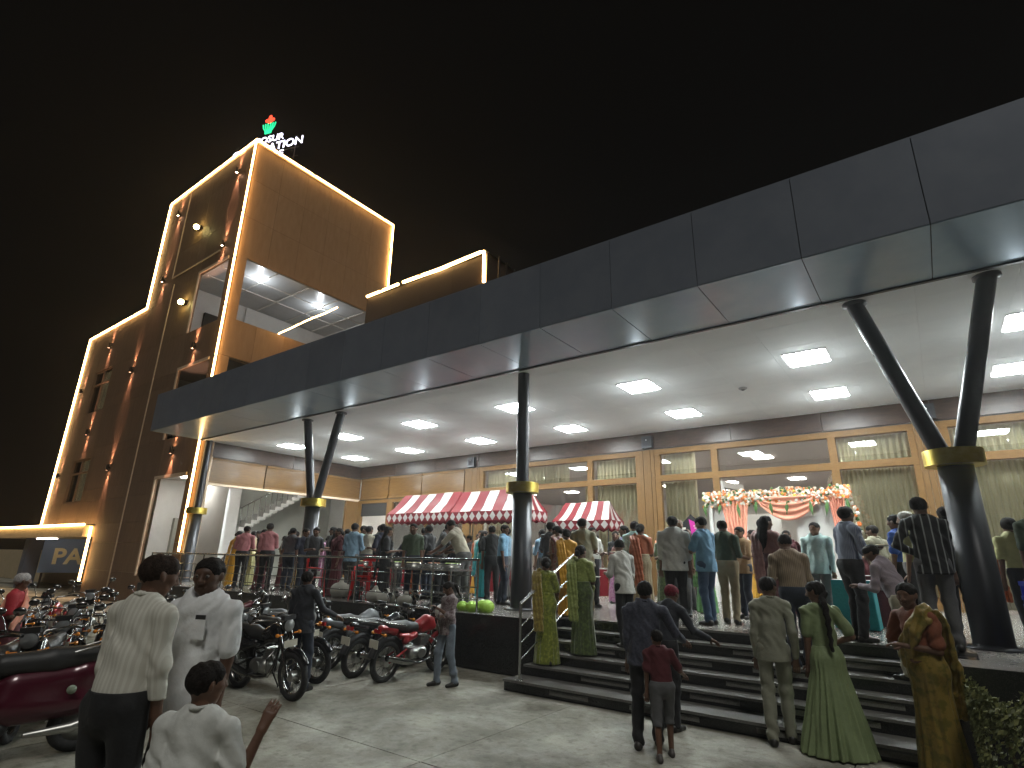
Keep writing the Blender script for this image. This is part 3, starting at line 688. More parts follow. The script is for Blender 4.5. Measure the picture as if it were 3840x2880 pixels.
# ================================================================== PEOPLE
class Field:
    """signed distance field on a grid, meshed with surface nets"""
    def __init__(s, lo, hi, h):
        s.h = h; s.lo = np.array(lo, float) - 2 * h
        s.n = np.ceil((np.array(hi) + 2 * h - s.lo) / h).astype(int) + 1
        s.D = np.full(s.n, .25, np.float32)
        s.ax = [s.lo[i] + h * np.arange(s.n[i]) for i in range(3)]
    def region(s, lo, hi, m):
        sl = []
        for i in range(3):
            a = int(max(0, math.floor((min(lo[i], hi[i]) - m - s.lo[i]) / s.h))); b = int(min(s.n[i], math.ceil((max(lo[i], hi[i]) + m - s.lo[i]) / s.h) + 1))
            sl.append(slice(a, max(a, b)))
        g = [s.ax[0][sl[0]][:, None, None], s.ax[1][sl[1]][None, :, None], s.ax[2][sl[2]][None, None, :]]
        return tuple(sl), g
    def put(s, sl, d, k):
        A = s.D[sl]
        if A.size == 0: return
        if k > 0:
            hh = np.maximum(k - np.abs(A - d), 0) / k
            s.D[sl] = np.minimum(A, d) - hh * hh * k * .25
        else: s.D[sl] = np.minimum(A, d)
    def cone(s, a, b, ra, rb, k=.03, flat=1.0, fa=(1, 0)):
        """tapered capsule; flat<1 squeezes it along the horizontal direction fa turned by 90 degrees"""
        a = np.array(a, float); b = np.array(b, float); r = max(ra, rb)
        sl, (X, Y, Z) = s.region(np.minimum(a, b), np.maximum(a, b), r + k + .03)
        if s.D[sl].size == 0: return
        v = b - a; L = max(v @ v, 1e-9)
        t = np.clip(((X - a[0]) * v[0] + (Y - a[1]) * v[1] + (Z - a[2]) * v[2]) / L, 0, 1)
        dx = X - a[0] - t * v[0]; dy = Y - a[1] - t * v[1]; dz = Z - a[2] - t * v[2]
        if flat != 1.0:
            p = dx * fa[0] + dy * fa[1]; q = (-dx * fa[1] + dy * fa[0]) / flat
            d = np.sqrt(p * p + q * q + dz * dz) - (ra + t * (rb - ra))
        else: d = np.sqrt(dx * dx + dy * dy + dz * dz) - (ra + t * (rb - ra))
        s.put(sl, d, k)
    def ell(s, c, r, k=.02, sub=False, rot=None):
        c = np.array(c, float); r = np.array(r, float)
        sl, (X, Y, Z) = s.region(c - r.max(), c + r.max(), k + .02)
        if s.D[sl].size == 0: return
        x, y, z = X - c[0], Y - c[1], Z - c[2]
        if rot is not None:
            x, y, z = [rot[0][i] * x + rot[1][i] * y + rot[2][i] * z for i in range(3)]
        q = np.sqrt((x / r[0]) ** 2 + (y / r[1]) ** 2 + (z / r[2]) ** 2)
        d = (q - 1) * r.min()
        if sub: s.D[sl] = np.maximum(s.D[sl], -d)
        else: s.put(sl, d, k)
    def cut(s, p, n):
        """keeps the side the normal points away from"""
        X, Y, Z = s.ax[0][:, None, None], s.ax[1][None, :, None], s.ax[2][None, None, :]
        s.D = np.maximum(s.D, ((X - p[0]) * n[0] + (Y - p[1]) * n[1] + (Z - p[2]) * n[2]).astype(np.float32))
    def warp(s, fn):
        X, Y, Z = s.ax[0][:, None, None], s.ax[1][None, :, None], s.ax[2][None, None, :]
        s.D = s.D + fn(X, Y, Z).astype(np.float32)
    def mesh(s):
        D = s.D; ins = D < 0; nx, ny, nz = D.shape
        c = np.zeros((nx - 1, ny - 1, nz - 1), np.int8)
        offs = [(i, j, k) for i in (0, 1) for j in (0, 1) for k in (0, 1)]
        for (i, j, k) in offs: c += ins[i:nx - 1 + i, j:ny - 1 + j, k:nz - 1 + k]
        act = (c > 0) & (c < 8); idx = np.argwhere(act)
        if len(idx) == 0: return None
        ids = np.full(act.shape, -1, np.int64); ids[act] = np.arange(len(idx))
        V = {o: D[idx[:, 0] + o[0], idx[:, 1] + o[1], idx[:, 2] + o[2]] for o in offs}
        acc = np.zeros((len(idx), 3)); cnt = np.zeros(len(idx))
        for o in offs:
            for ax in range(3):
                if o[ax]: continue
                o2 = list(o); o2[ax] = 1; o2 = tuple(o2)
                a, b = V[o], V[o2]; m = (a < 0) != (b < 0)
                t = np.where(m, a / np.where(m, a - b, 1), 0)
                for q in range(3): acc[:, q] += np.where(m, o[q] + (t if q == ax else 0), 0)
                cnt += m
        P = (idx + acc / cnt[:, None]) * s.h + s.lo
        F = []
        for ax in range(3):
            sa = [slice(None)] * 3; sb = [slice(None)] * 3; sa[ax] = slice(0, -1); sb[ax] = slice(1, None)
            A, B = ins[tuple(sa)], ins[tuple(sb)]
            e = np.argwhere(A != B); u, w = [q for q in range(3) if q != ax]
            e = e[(e[:, u] > 0) & (e[:, w] > 0) & (e[:, u] < D.shape[u] - 1) & (e[:, w] < D.shape[w] - 1)]
            fl = A[e[:, 0], e[:, 1], e[:, 2]]
            def g(du, dw):
                x = e.copy(); x[:, u] -= du; x[:, w] -= dw; return ids[x[:, 0], x[:, 1], x[:, 2]]
            q = np.stack([g(1, 1), g(0, 1), g(0, 0), g(1, 0)], 1)
            rev = ~fl if ax != 1 else fl
            q[rev] = q[rev][:, ::-1]; F.append(q)
        F = np.concatenate(F); F = F[(F >= 0).all(1)]
        return P, F

def np_mesh(name, parts, mats):
    """parts: list of (verts, quads, material index)"""
    me = bpy.data.meshes.new(name); V = []; F = []; MI = []; k = 0
    for p, f, mi in parts: V.append(p); F.append(f + k); MI.append(np.full(len(f), mi)); k += len(p)
    V = np.concatenate(V); F = np.concatenate(F); MI = np.concatenate(MI)
    me.vertices.add(len(V)); me.vertices.foreach_set('co', V.astype(np.float32).ravel())
    me.loops.add(F.size); me.loops.foreach_set('vertex_index', F.ravel().astype(np.int32))
    me.polygons.add(len(F)); me.polygons.foreach_set('loop_start', np.arange(0, F.size, 4, dtype=np.int32)); me.polygons.foreach_set('loop_total', np.full(len(F), 4, np.int32))
    me.polygons.foreach_set('use_smooth', np.ones(len(F), bool)); me.polygons.foreach_set('material_index', MI.astype(np.int32))
    me.update(); me.validate()
    for m in mats: me.materials.append(m)
    return me

ARMS = {  # upper arm direction, forearm direction, in the body frame (outwards, forwards, up)
    'down': ((.07, .0, -1), (.02, .16, -1)), 'plate': ((.16, .12, -1), (-.35, .95, .12)), 'phone': ((.12, .3, -1), (-.45, .75, .55)),
    'chin': ((.05, .45, -1), (-.3, .25, 1)), 'reach': ((.1, .75, -.8), (-.1, .9, -.55)), 'back': ((.3, -.35, -1), (-.75, -.15, -.55)),
    'fold': ((.15, .15, -1), (-.9, .5, .12)), 'up': ((.75, .65, -.35), (.35, .4, .85)), 'point': ((.28, .1, -.95), (.26, .25, .8)), 'ear': ((.35, .5, -.6), (-.35, -.05, 1)), 'swing': ((.12, -.3, -1), (.0, .1, -1)),
    'out': ((.55, .25, -1), (.35, .8, -.35)), 'hip': ((.55, -.1, -1), (-.75, .35, -.35))}
SKIN = [(.085, .042, .025), (.12, .06, .037), (.17, .09, .055), (.25, .145, .095)]
def nrm(v): v = np.array(v, float); return v / np.linalg.norm(v)

def cloth(name, c, rough=.8, c2=None, pat=None, scale=30, metal=0., sheen=.04):
    if pat == 'stripe': return mat(name, tuple(x * .74 for x in c), rough, c2=tuple(x * .74 for x in c2), scale=scale, kind='stripe', lo=.35, hi=.55, sheen=sheen)
    c = tuple(x * .74 for x in c); c2 = tuple(x * .74 for x in c2) if c2 else tuple(min(1, x * 1.18 + .004) for x in c)
    return mat(name, c, rough, c2=c2, scale=scale if pat else 14, bump=.55, bscale=26, lo=.42 if pat else .3, hi=.52 if pat else .7, sheen=sheen, metal=metal)

def person(name, x, y, z, h, face, label, group=None, skin=1, top=None, bottom=None, style='shirt', sleeve='short', arms=('down', 'down'),
           lean=0., head=0., nod=0., hair='short', hairc=(.012, .010, .009), walk=0., turn=0., build=1.0, res=.017, shoe=(.02, .018, .016),
           pallu=None, hem=None, eyes=False, spread=.0, tuck=True, hold=None, seed=None, hres=.0065, sidelean=0.):
    s = h / 1.7; rs = seed if seed is not None else hash_(name + label); rg = random.Random(rs); bw = build
    skm = mat('skin_%d' % skin, SKIN[skin], .5, c2=tuple(c * 1.25 for c in SKIN[skin]), scale=7)
    rot = Matrix.Rotation(R(turn), 3, 'Z')
    cl, sl_ = math.cos(R(lean)), math.sin(R(lean))
    def up(v, dz=0.93):   # point on the torso, v relative to the pelvis, leaning forwards and sideways
        X, Y, Z = v; X += math.sin(R(sidelean)) * Z
        return np.array([X, Y * cl + Z * sl_, dz + Z * cl - Y * sl_])
    hipw, shw = .088, .165 * bw
    fem = style in ('saree', 'dress', 'gown')
    if fem: shw = .145
    # joints
    hip = {q: np.array([q * hipw, 0, .90]) for q in (-1, 1)}
    foot = {q: np.array([q * (.10 + spread), walk * q * .28, .085]) for q in (-1, 1)}
    knee = {q: (hip[q] + foot[q]) / 2 + np.array([0, .035 + .03 * abs(walk), .03]) for q in (-1, 1)}
    neck = up((0, 0, .50)); hc0 = up((0, .025, .625))
    ny, ns = R(head), R(nod)
    HR = np.array(Matrix.Rotation(ny, 3, 'Z') @ Matrix.Rotation(-ns - R(lean) * .5, 3, 'X'))
    hc = hc0 + np.array([0, .03 * math.sin(ns), -.015 * abs(math.sin(ns))])
    def H(v): return hc + HR @ np.array(v)
    sh = {q: up((q * shw, 0, .425)) for q in (-1, 1)}
    el, wr, hd = {}, {}, {}
    for q, nm in ((-1, arms[0]), (1, arms[1])):
        ua, fa = ARMS[nm]
        u = nrm((ua[0] * q, ua[1] * cl + 0 * sl_, ua[2])); f = nrm((fa[0] * q, fa[1], fa[2]))
        el[q] = sh[q] + u * .275; wr[q] = el[q] + f * .245; hd[q] = f
    lo = np.array([-.62, -.62, 0.0]); hi = np.array([.62, .75, 1.95])
    pts = np.array([*sh.values(), *el.values(), *wr.values(), *foot.values(), hc, neck])
    lo = np.minimum(pts.min(0) - .2, [-.2, -.2, .02]); hi = np.maximum(pts.max(0) + .22, [.2, .2, 1.2])
    r_ = res / s
    # ---- body
    B = Field((lo[0], lo[1], .02), hi, r_)
    head_lo, head_hi = hc - .16, hc + .16
    for F_ in (B,):
        F_.cone(up((0, 0, .0)), up((0, 0, .22)), .108 * bw, .095 * bw, .03, .66)
        F_.cone(up((0, 0, .22)), up((0, .01, .36)), .095 * bw, .105 * bw, .03, .62)
        F_.cone(sh[-1], sh[1], .042, .042, .03)
        F_.cone(up((0, 0, .45)), up((0, .02, .57)), .052, .05, .02)
        for q in (-1, 1):
            F_.cone(sh[q], el[q], .044 * bw, .036, .02); F_.cone(el[q], wr[q], .037, .024, .015)
            F_.cone(hip[q] + (0, 0, -.04), knee[q], .066, .048, .03); F_.cone(knee[q], foot[q], .052, .036, .02)
            F_.cone(foot[q] + (0, -.02, -.03), foot[q] + (0, .12, -.055), .034, .026, .02)
    # head: fine detail in its own field, same mesh
    hr = max(.0052, min(res * .55, .009)) if not eyes else .0045
    Hd = Field(hc - .165, hc + .165, hr / s)
    Hd.cone(H((0, -.022, .018)), H((0, .012, .028)), .080, .074, .02)
    Hd.cone(H((0, .022, -.02)), H((0, .048, -.082)), .060, .030, .04)
    Hd.cone(H((-.028, .035, -.06)), H((.028, .035, -.06)), .034, .034, .02)
    Hd.cone(H((0, -.005, -.05)), H((0, -.01, -.145)), .052, .052, .03)
    Hd.cone(H((0, .088, .022)), H((0, .106, -.016)), .008, .015, .014)          # nose
    Hd.cone(H((-.013, .094, -.022)), H((.013, .094, -.022)), .009, .009, .008)
    Hd.cone(H((-.032, .074, .036)), H((.032, .074, .036)), .013, .013, .012)     # brow
    Hd.cone(H((-.018, .079, -.053)), H((.018, .079, -.053)), .008, .008, .008)   # lips
    for q in (-1, 1):
        Hd.ell(H((q * .031, .094, .014)), (.016, .009, .009), sub=True)
        Hd.ell(H((q * .078, -.008, -.002)), (.010, .018, .030), .006, rot=HR.T)
        Hd.cone(H((q * .048, .05, -.01)), H((q * .035, .066, -.02)), .018, .018, .02)
    Hd.ell(H((0, .086, -.0585)), (.022, .010, .0028), sub=True)
    # hands
    hm = []
    for q in (-1, 1):
        f = hd[q]; side = nrm(np.cross(f, (0, 0, 1)) if abs(f[2]) < .8 else np.cross(f, (0, 1, 0)))
        if hold and hold == q: side = nrm((1, 0, 0) - f * f[0]) if abs(f[0]) < .9 else side
        palmn = nrm(np.cross(side, f))
        if (palmn @ np.array([-q, .3, -.2]) < 0) and not hold: palmn = -palmn
        if hold == q: palmn = palmn if palmn[2] > 0 else -palmn
        w0 = wr[q]; hf = Field(w0 - .2, w0 + .2, hres / s)
        hf.cone(w0 - f * .05, w0, .027, .023, .01)
        for t in (-.022, -.007, .009, .024):
            hf.cone(w0 + side * t * .5, w0 + f * .085 + side * t, .017, .013, .012)
        curl = .5 if arms[0 if q < 0 else 1] not in ('down', 'swing', 'back') else .28
        if arms[0 if q < 0 else 1] == 'up': curl = .15
        for t, L in ((-.030, .062), (-.010, .074), (.010, .078), (.030, .070)):
            a0 = w0 + f * .088 + side * t * .95; sp = side * t * .28
            a1 = a0 + nrm(f + palmn * curl * .5 + sp) * L * .42; a2 = a1 + nrm(f + palmn * curl * 1.6 + sp) * L * .33; a3 = a2 + nrm(f + palmn * curl * 2.6) * L * .25
            hf.cone(a0 - f * .01, a1, .0092, .0084, .003); hf.cone(a1, a2, .0084, .0076, .002); hf.cone(a2, a3, .0076, .0066, .002)
        tq = side * (-q if side[0] * q > 0 else q)
        th = w0 + f * .02 - side * .0 + palmn * .008
        tdir = nrm(f * .75 + tq * .65 + palmn * .5)
        hf.cone(th, th + tdir * .055, .014, .0105, .008); hf.cone(th + tdir * .055, th + tdir * .055 + nrm(tdir + f * .8) * .03, .0102, .0082, .003)
        m_ = hf.mesh()
        if m_: hm.append((m_[0] * s, m_[1], 0))
    # trim the coarse body where fine pieces take over
    parts = []
    B.D = np.where((np.abs(B.ax[2][None, None, :] - 9) < 0), B.D, B.D)
    m_ = B.mesh(); parts.append((m_[0] * s, m_[1], 0)); m_ = Hd.mesh(); parts.append((m_[0] * s, m_[1], 0)); parts += hm
    o = link(name, np_mesh(name, parts, [skm])); o.location = (x, y, z); o.rotation_euler = (0, 0, R(face))
    tag(o, label, 'person', group)
    def child(nm, F_, m, lab=None):
        g = F_.mesh()
        if g is None: return None
        c = link(nm, np_mesh(nm, [(g[0] * s, g[1], 0)], [m]), None, o)
        if lab: c['label'] = lab
        return c
    if eyes:
        for q in (-1, 1):
            p = H((q * .031, .083, .013)) * s; MB().ball(p, .0105 * s, 10, 8).build('eye', mat('eye_white', (.10, .085, .07), .3), o)
            p = H((q * .031, .0915, .013)) * s; MB().ball(p, .0052 * s, 8, 6).build('iris', mat('iris_dark', (.012, .008, .006), .15), o)
    # ---- hair
    hrm = mat('hair_%.3f' % hairc[0], hairc, .75, spec=.12, c2=tuple(c * 1.9 + .002 for c in hairc), scale=60, bump=.5, bscale=90)
    if hair != 'bald':
        Fh = Field(hc - (.2, .25, .75 if hair in ('long', 'braid') else .2), hc + .2, max(.0065, res * .6) / s)
        gsz = .0 if eyes else .0
        Fh.cone(H((0, -.024, .026)), H((0, .010, .036)), .088, .080, .01)
        sd1, sd2 = rg.uniform(0, 6), rg.uniform(0, 6)
        Fh.warp(lambda X, Y, Z: .0022 * np.sin(95 * X + sd1) * np.sin(88 * Y + sd2) * np.sin(80 * Z) + .0016 * np.sin(160 * X + 40 * Z))
        if hair == 'thin': Fh.ell(H((0, .02, .10)), (.07, .085, .05), sub=True)
        Fh.ell(H((0, .098, -.030)), (.070, .088, .098), sub=True)
        nrmz = HR @ np.array([0, -.45, -1]);
        if hair in ('short', 'thin', 'afro'): Fh.cut(H((0, -.03, -.055)), HR @ np.array([0, .35, -1.]))
        for q in (-1, 1): Fh.ell(H((q * .08, .0, -.012)), (.016, .024, .036), sub=True, rot=HR.T)
        if hair == 'bun': Fh.cone(H((0, -.105, -.01)), H((0, -.115, -.03)), .045, .042, .01)
        if hair == 'braid':
            p0 = H((0, -.09, -.03)); p = p0.copy()
            for i in range(11):
                q_ = np.array([.006 * (-1) ** i, p0[1] - .03 - .012 * min(i, 4) - .05 * (i > 0), p0[2] - .05 * (i + 1)])
                Fh.cone(p, q_, .034 - .0014 * i, .034 - .0016 * i, .004); p = q_
        if hair == 'long':
            a = H((0, -.06, -.03)); Fh.cone(a, a + (0, -.07, -.22), .085, .085, .03, .55); Fh.cone(a + (0, -.07, -.22), a + (0, -.05, -.42), .085, .05, .03, .5)
            Fh.warp(lambda X, Y, Z: .004 * np.sin(130 * X + 9 * Z))
        if hair == 'pony': Fh.cone(H((0, -.10, .03)), H((0, -.15, -.02)), .028, .03, .01); Fh.cone(H((0, -.15, -.02)), H((0, -.14, -.20)), .03, .014, .01)
        if hair == 'afro': Fh.warp(lambda X, Y, Z: .004 * np.sin(150 * X + sd1) * np.sin(140 * Y) * np.sin(150 * Z) - .006)
        child('hair', Fh, hrm)
    # ---- upper garment
    ph = [rg.uniform(0, 6.28) for _ in range(8)]
    def folds(a=.006):
        def f(X, Y, Z):
            w1 = X + .035 * np.sin(9 * Z + ph[0]) + .03 * np.sin(17 * Z + 12 * Y + ph[1]); w2 = Z + .05 * np.sin(8 * X + ph[2]) + .03 * np.sin(21 * Y + 9 * X + ph[3])
            return a * (.8 * np.sin(46 * w1 + 9 * w2 + ph[4]) * np.sin(5.5 * w2 + ph[5]) + .7 * np.sin(34 * w2 + 24 * w1 + 10 * Y + ph[6]) * np.sin(9 * w1 - 4 * w2 + ph[7]) + .4 * np.sin(83 * w1 + 31 * w2 + ph[1]) * np.sin(13 * w2 + ph[0]))
        return f
    if top is not None:
        T = Field((lo[0], lo[1] - .05, .35), hi, r_ * .9)
        hz = -.12 if not tuck else .02
        if style == 'saree' or style == 'gown': hz = .16 if style == 'saree' else -.02
        T.cone(up((0, .0, hz)), up((0, 0, .22)), ((.158 if tuck else .172) if not fem else .125) * bw, .140 * bw if not fem else .118 * bw, .03, .74 if tuck or fem else .84)
        T.cone(up((0, .0, .20)), up((0, .012, .40)), .140 * bw if not fem else .115, .150 * bw if not fem else .128, .03, .70)
        if fem:
            for q in (-1, 1): T.cone(up((q * .055, .055, .31)), up((q * .055, .058, .33)), .045, .045, .05)
        if style == 'belly': T.cone(up((0, .06, .06)), up((0, .07, .16)), .13, .125, .05)
        T.cone(sh[-1], sh[1], .054, .054, .04)
        T.cone(up((-.05, -.012, .468)), up((.05, -.012, .468)), .048, .048, .035)
        for q in (-1, 1): T.cone(up((q * .04, -.015, .485)), sh[q], .036, .046, .03)
        for q in (-1, 1):
            if sleeve == 'long':
                T.cone(sh[q], el[q], .055 * bw, .049, .02); T.cone(el[q], wr[q] - hd[q] * .012, .049, .035, .015)
            elif sleeve == 'short':
                u = nrm(el[q] - sh[q]); T.cone(sh[q], sh[q] + u * .215, .055 * bw, .062, .018); T.cut(sh[q] + u * .225, u * np.array([1., 1., 1.])) if False else None
            elif sleeve == 'rolled':
                T.cone(sh[q], el[q], .055 * bw, .051, .02); T.cone(el[q], el[q] + (wr[q] - el[q]) * .3, .052, .05, .02)
            else: T.cone(sh[q], sh[q] + nrm(el[q] - sh[q]) * .11, .054, .052, .02)
        fa_ = folds(.008 if res > .012 else .0085); T.warp(lambda X, Y, Z: fa_(X, Y, Z) * np.clip((Z - .98) / .12, .15, 1)) if tuck and not fem else T.warp(folds(.008 if res > .012 else .0085))
        T.ell(up((0, .045, .565)), (.075, .085, .085), sub=True)
        T.cut(up((0, 0, hz - .0)), (0, .0, -1)) if tuck or fem else T.cut(up((0, 0, -.13)), (0, 0, -1))
        child('blouse' if style == 'saree' else ('bodice' if style in ('dress', 'gown') else 'shirt'), T, top)
        if style in ('shirt', 'belly') and sleeve != 'kurta':
            C = Field(neck - .16, neck + .16, .0055 / s)
            for q in (-1, 1):
                C.cone(up((q * .018, -.064, .525)), up((q * .064, -.005, .525)), .0095, .0095, .004); C.cone(up((q * .064, -.005, .525)), up((q * .024, .083, .476)), .0095, .012, .004); C.cone(up((q * .05, .05, .50)), up((q * .055, .082, .462)), .007, .007, .01)
            C.cone(up((-.02, -.064, .525)), up((.02, -.064, .525)), .0105, .0105, .004)
            child('collar', C, top)
    # ---- lower garment
    if bottom is not None and style not in ('saree', 'gown', 'dress'):
        Bt = Field((min(lo[0], -.3), lo[1], .02), (max(hi[0], .3), hi[1], 1.15), r_ * .9)
        top_z = 1.0
        tk = 1.13 if tuck else .86
        Bt.cone((0, -.005, .93), (0, 0, .99), .142 * bw * tk, .138 * bw * tk, .03, .78)
        jean = .006 if style != 'loose' else .03
        for q in (-1, 1):
            Bt.cone(hip[q] + (0, -.012, .02), knee[q], .094 * bw * (1.0 if tuck else .93), .064 + jean, .03); Bt.cone(knee[q], foot[q] + (0, -.01, -.01), .064 + jean, .054 + jean * .7, .02)
        Bt.warp(lambda X, Y, Z: .006 * (np.sin(38 * (Z + .05 * np.sin(11 * X + 5 * Y + ph[5])) + 21 * X + 17 * Y + ph[2]) * np.sin(4.6 * Z + 9 * Y + ph[6]) * (.35 + 1.6 * np.exp(-((Z - .12) / .12) ** 2) + .9 * np.exp(-((Z - .5) / .1) ** 2)) + .6 * np.sin(41 * X + 33 * Y + 6 * Z + ph[4])))
        Bt.cut((0, 0, 1.005 if not tuck else .995), (0, 0, 1)); Bt.cut((0, 0, .045 if hem is None else hem), (0, 0, -1))
        child('shorts' if hem else 'trousers', Bt, bottom)
    if style in ('saree', 'gown', 'dress') and bottom is not None:
        r0, r1 = {'saree': (.135, .215), 'gown': (.115, .36), 'dress': (.14, .24)}[style]
        zb = .02 if hem is None else hem; zt = 1.10 if style == 'saree' else 1.02
        Sk = Field((-.48, -.48, zb), (.48, .48, zt + .05), r_ * .85)
        X, Y, Z = Sk.ax[0][:, None, None], Sk.ax[1][None, :, None], Sk.ax[2][None, None, :]
        t = np.clip((zt - Z) / (zt - zb), 0, 1)
        hipb = .035 * np.exp(-((Z - .92) / .10) ** 2)
        rad = r0 + hipb + (r1 - r0) * (t ** (1.25 if style != 'gown' else 1.05))
        cx_ = sl_ * .1 * (Z - .9) * (Z > .9); cy_ = np.where(Z > .93, (Z - .93) * sl_ / max(cl, .3), 0)
        xx, yy_ = X, (Y - cy_) / .80; rr = np.sqrt(xx * xx + yy_ * yy_); th = np.arctan2(yy_, xx)
        npl = 13 if style != 'gown' else 21
        am = (.016 if style != 'gown' else .030) * t
        d = rr - rad - am * (np.sin(npl * th + ph[0] + 2.2 * t) * .6 + .5 * np.sin((npl + 6) * th + ph[1] - 2 * t)) - .003 * np.sin(13 * Z + 4 * th + ph[3])
        Sk.D = np.maximum(np.maximum(d * .8, Z - zt), zb - Z).astype(np.float32) + 0 * Sk.D
        child('saree_skirt' if style == 'saree' else 'skirt', Sk, bottom)
        if style == 'saree' and pallu is not None:
            Pl = Field((-.45, -.45, .3), (.45, .5, 1.6), r_ * .8)
            pts_ = [(.14, .08, .02), (.06, .13, .18), (-.04, .14, .32), (-.12, .06, .46), (-.145, -.02, .49), (-.13, -.105, .42), (-.11, -.15, .22), (-.10, -.175, 0.0), (-.09, -.20, -.22), (-.085, -.215, -.40)]
            pr = [up(p) for p in pts_]
            for i in range(len(pr) - 1):
                for off in (-.066, -.033, 0, .033, .066):
                    v = np.array([off if i > 3 else off * .5, 0, off * .7 if i <= 3 else 0]); Pl.cone(pr[i] + v, pr[i + 1] + v, .022 + .003 * ((i + int(off * 100)) % 2), .023, .02)
            Pl.warp(lambda X, Y, Z: .005 * np.sin(110 * X + 20 * Z) + .003 * np.sin(50 * Z + 30 * Y))
            child('saree_pallu', Pl, pallu)
    # ---- shoes
    shm = mat('shoe_%.2f' % shoe[0], shoe, .4)
    for q in (-1, 1):
        S_ = Field(foot[q] - (.08, .12, .1), foot[q] + (.08, .22, .1), .008 / s)
        S_.cone(foot[q] + (0, -.05, -.045), foot[q] + (0, .05, -.05), .040, .040, .02); S_.cone(foot[q] + (0, .04, -.05), foot[q] + (q * .008, .15, -.058), .043, .030, .02)
        S_.cone(foot[q] + (0, -.04, -.03), foot[q] + (0, -.02, .0), .038, .036, .02)
        S_.cut((0, 0, .002), (0, 0, -1))
        child('shoe', S_, shm)
    if hold:
        p = (wr[hold] + hd[hold] * .12 + np.array([0, .0, .028])) * s
        pm = Matrix.Rotation(R(face), 3, 'Z') @ Vector(p)
        return o, Vector((x, y, z)) + pm
    return o, None
def hash_(t):
    v = 7
    for ch in t: v = (v * 131 + ord(ch)) % 1000003
    return v

# ================================================================== CAST
WHITE = cloth('cotton_white', (.62, .61, .56)); CREAM = cloth('cotton_cream', (.52, .47, .36)); KHAKIS = cloth('shirt_khaki', (.34, .32, .22)); MINT = cloth('cotton_mint', (.45, .62, .60))
LBLUE = cloth('cotton_light_blue', (.22, .36, .48)); SKYB = cloth('tee_sky_blue', (.20, .40, .58)); PINK = cloth('cotton_pink', (.50, .19, .20)); BLACK = cloth('black_cloth', (.014, .014, .016)); NAVY = cloth('navy_cloth', (.016, .018, .04))
GREYC = cloth('grey_cloth', (.12, .12, .125)); OLIVE = cloth('olive_cloth', (.05, .075, .04)); TAN = cloth('tan_cloth', (.36, .22, .11)); BEIGE = cloth('beige_check', (.42, .32, .22), c2=(.30, .22, .15), pat='stripe', scale=14); JEANS = cloth('blue_denim', (.06, .11, .19)); LJEANS = cloth('pale_denim', (.20, .24, .29))
DJEANS = cloth('dark_denim', (.022, .03, .05)); KPANT = cloth('khaki_trousers', (.33, .27, .16)); GPANT = cloth('grey_trousers', (.13, .13, .13)); STRB = cloth('blue_grey_stripe', (.18, .22, .33), c2=(.33, .36, .44), pat='stripe', scale=18)
STRK = cloth('black_white_stripe', (.012, .013, .013), c2=(.32, .33, .32), pat='stripe', scale=3.6)
for n_q in STRK.node_tree.nodes:
    if n_q.type == 'VALTORGB': n_q.color_ramp.elements[0].position = .90; n_q.color_ramp.elements[1].position = .95; YSH = cloth('pale_yellow_shirt', (.52, .50, .24)); MAUVE = cloth('mauve_shirt', (.38, .32, .36)); ROYAL = cloth('royal_blue', (.03, .10, .45)); PURP = cloth('lilac_shirt', (.30, .25, .46))
SUIT = cloth('sage_suit', (.29, .29, .22)); LIME = cloth('lime_silk', (.40, .44, .07), .38, c2=(.22, .26, .03), pat='p', scale=24, sheen=.5); LIMED = cloth('gold_silk', (.42, .33, .06), .38, c2=(.28, .2, .03), pat='p', scale=30, sheen=.5)
GREENS = cloth('green_silk', (.14, .20, .055), .42, c2=(.07, .10, .03), pat='p', scale=22, sheen=.5); GREENL = cloth('light_green_silk', (.42, .48, .16), .38, c2=(.30, .36, .1), pat='p', scale=26); GOWN = cloth('pale_green_gown', (.26, .33, .16), .6)
OLGOLD = cloth('olive_gold_silk', (.21, .17, .035), .36, c2=(.36, .25, .06), pat='p', scale=14, metal=.15); ORANGE = cloth('rust_orange_silk', (.42, .10, .03), .5); SAF = cloth('saffron_silk', (.70, .36, .03), .5); CRSILK = cloth('cream_silk', (.45, .36, .22), .5); MAROON = cloth('maroon_cloth', (.10, .014, .02)); MAGENTA = cloth('magenta_silk', (.42, .10, .30), .5, c2=(.55, .3, .45), pat='p', scale=20)
DPINK = cloth('dusty_pink_silk', (.44, .22, .20), .6); ROSEB = cloth('rose_brown_silk', (.22, .10, .11), .6); OCHRE = cloth('ochre_silk', (.26, .16, .04), .55); PEACHP = cloth('pink_print', (.45, .16, .16), c2=(.5, .38, .34), pat='p', scale=30); PATT = cloth('brown_white_print', (.16, .09, .07), c2=(.5, .45, .4), pat='p', scale=26)
PLAID = cloth('maroon_plaid', (.17, .10, .11), c2=(.36, .30, .30), pat='p', scale=34); DSHIRT = cloth('dark_blue_check', (.045, .048, .075), c2=(.075, .08, .11), pat='p', scale=40); DJACK = cloth('dark_jacket', (.02, .022, .03)); TEAL = cloth('teal_cloth', (.02, .30, .32)); LGREEN = cloth('leaf_green_cloth', (.14, .34, .12)); CORAL = cloth('coral_drape', (1.15, .50, .34), .7); REDK = cloth('red_cloth', (.45, .02, .03))

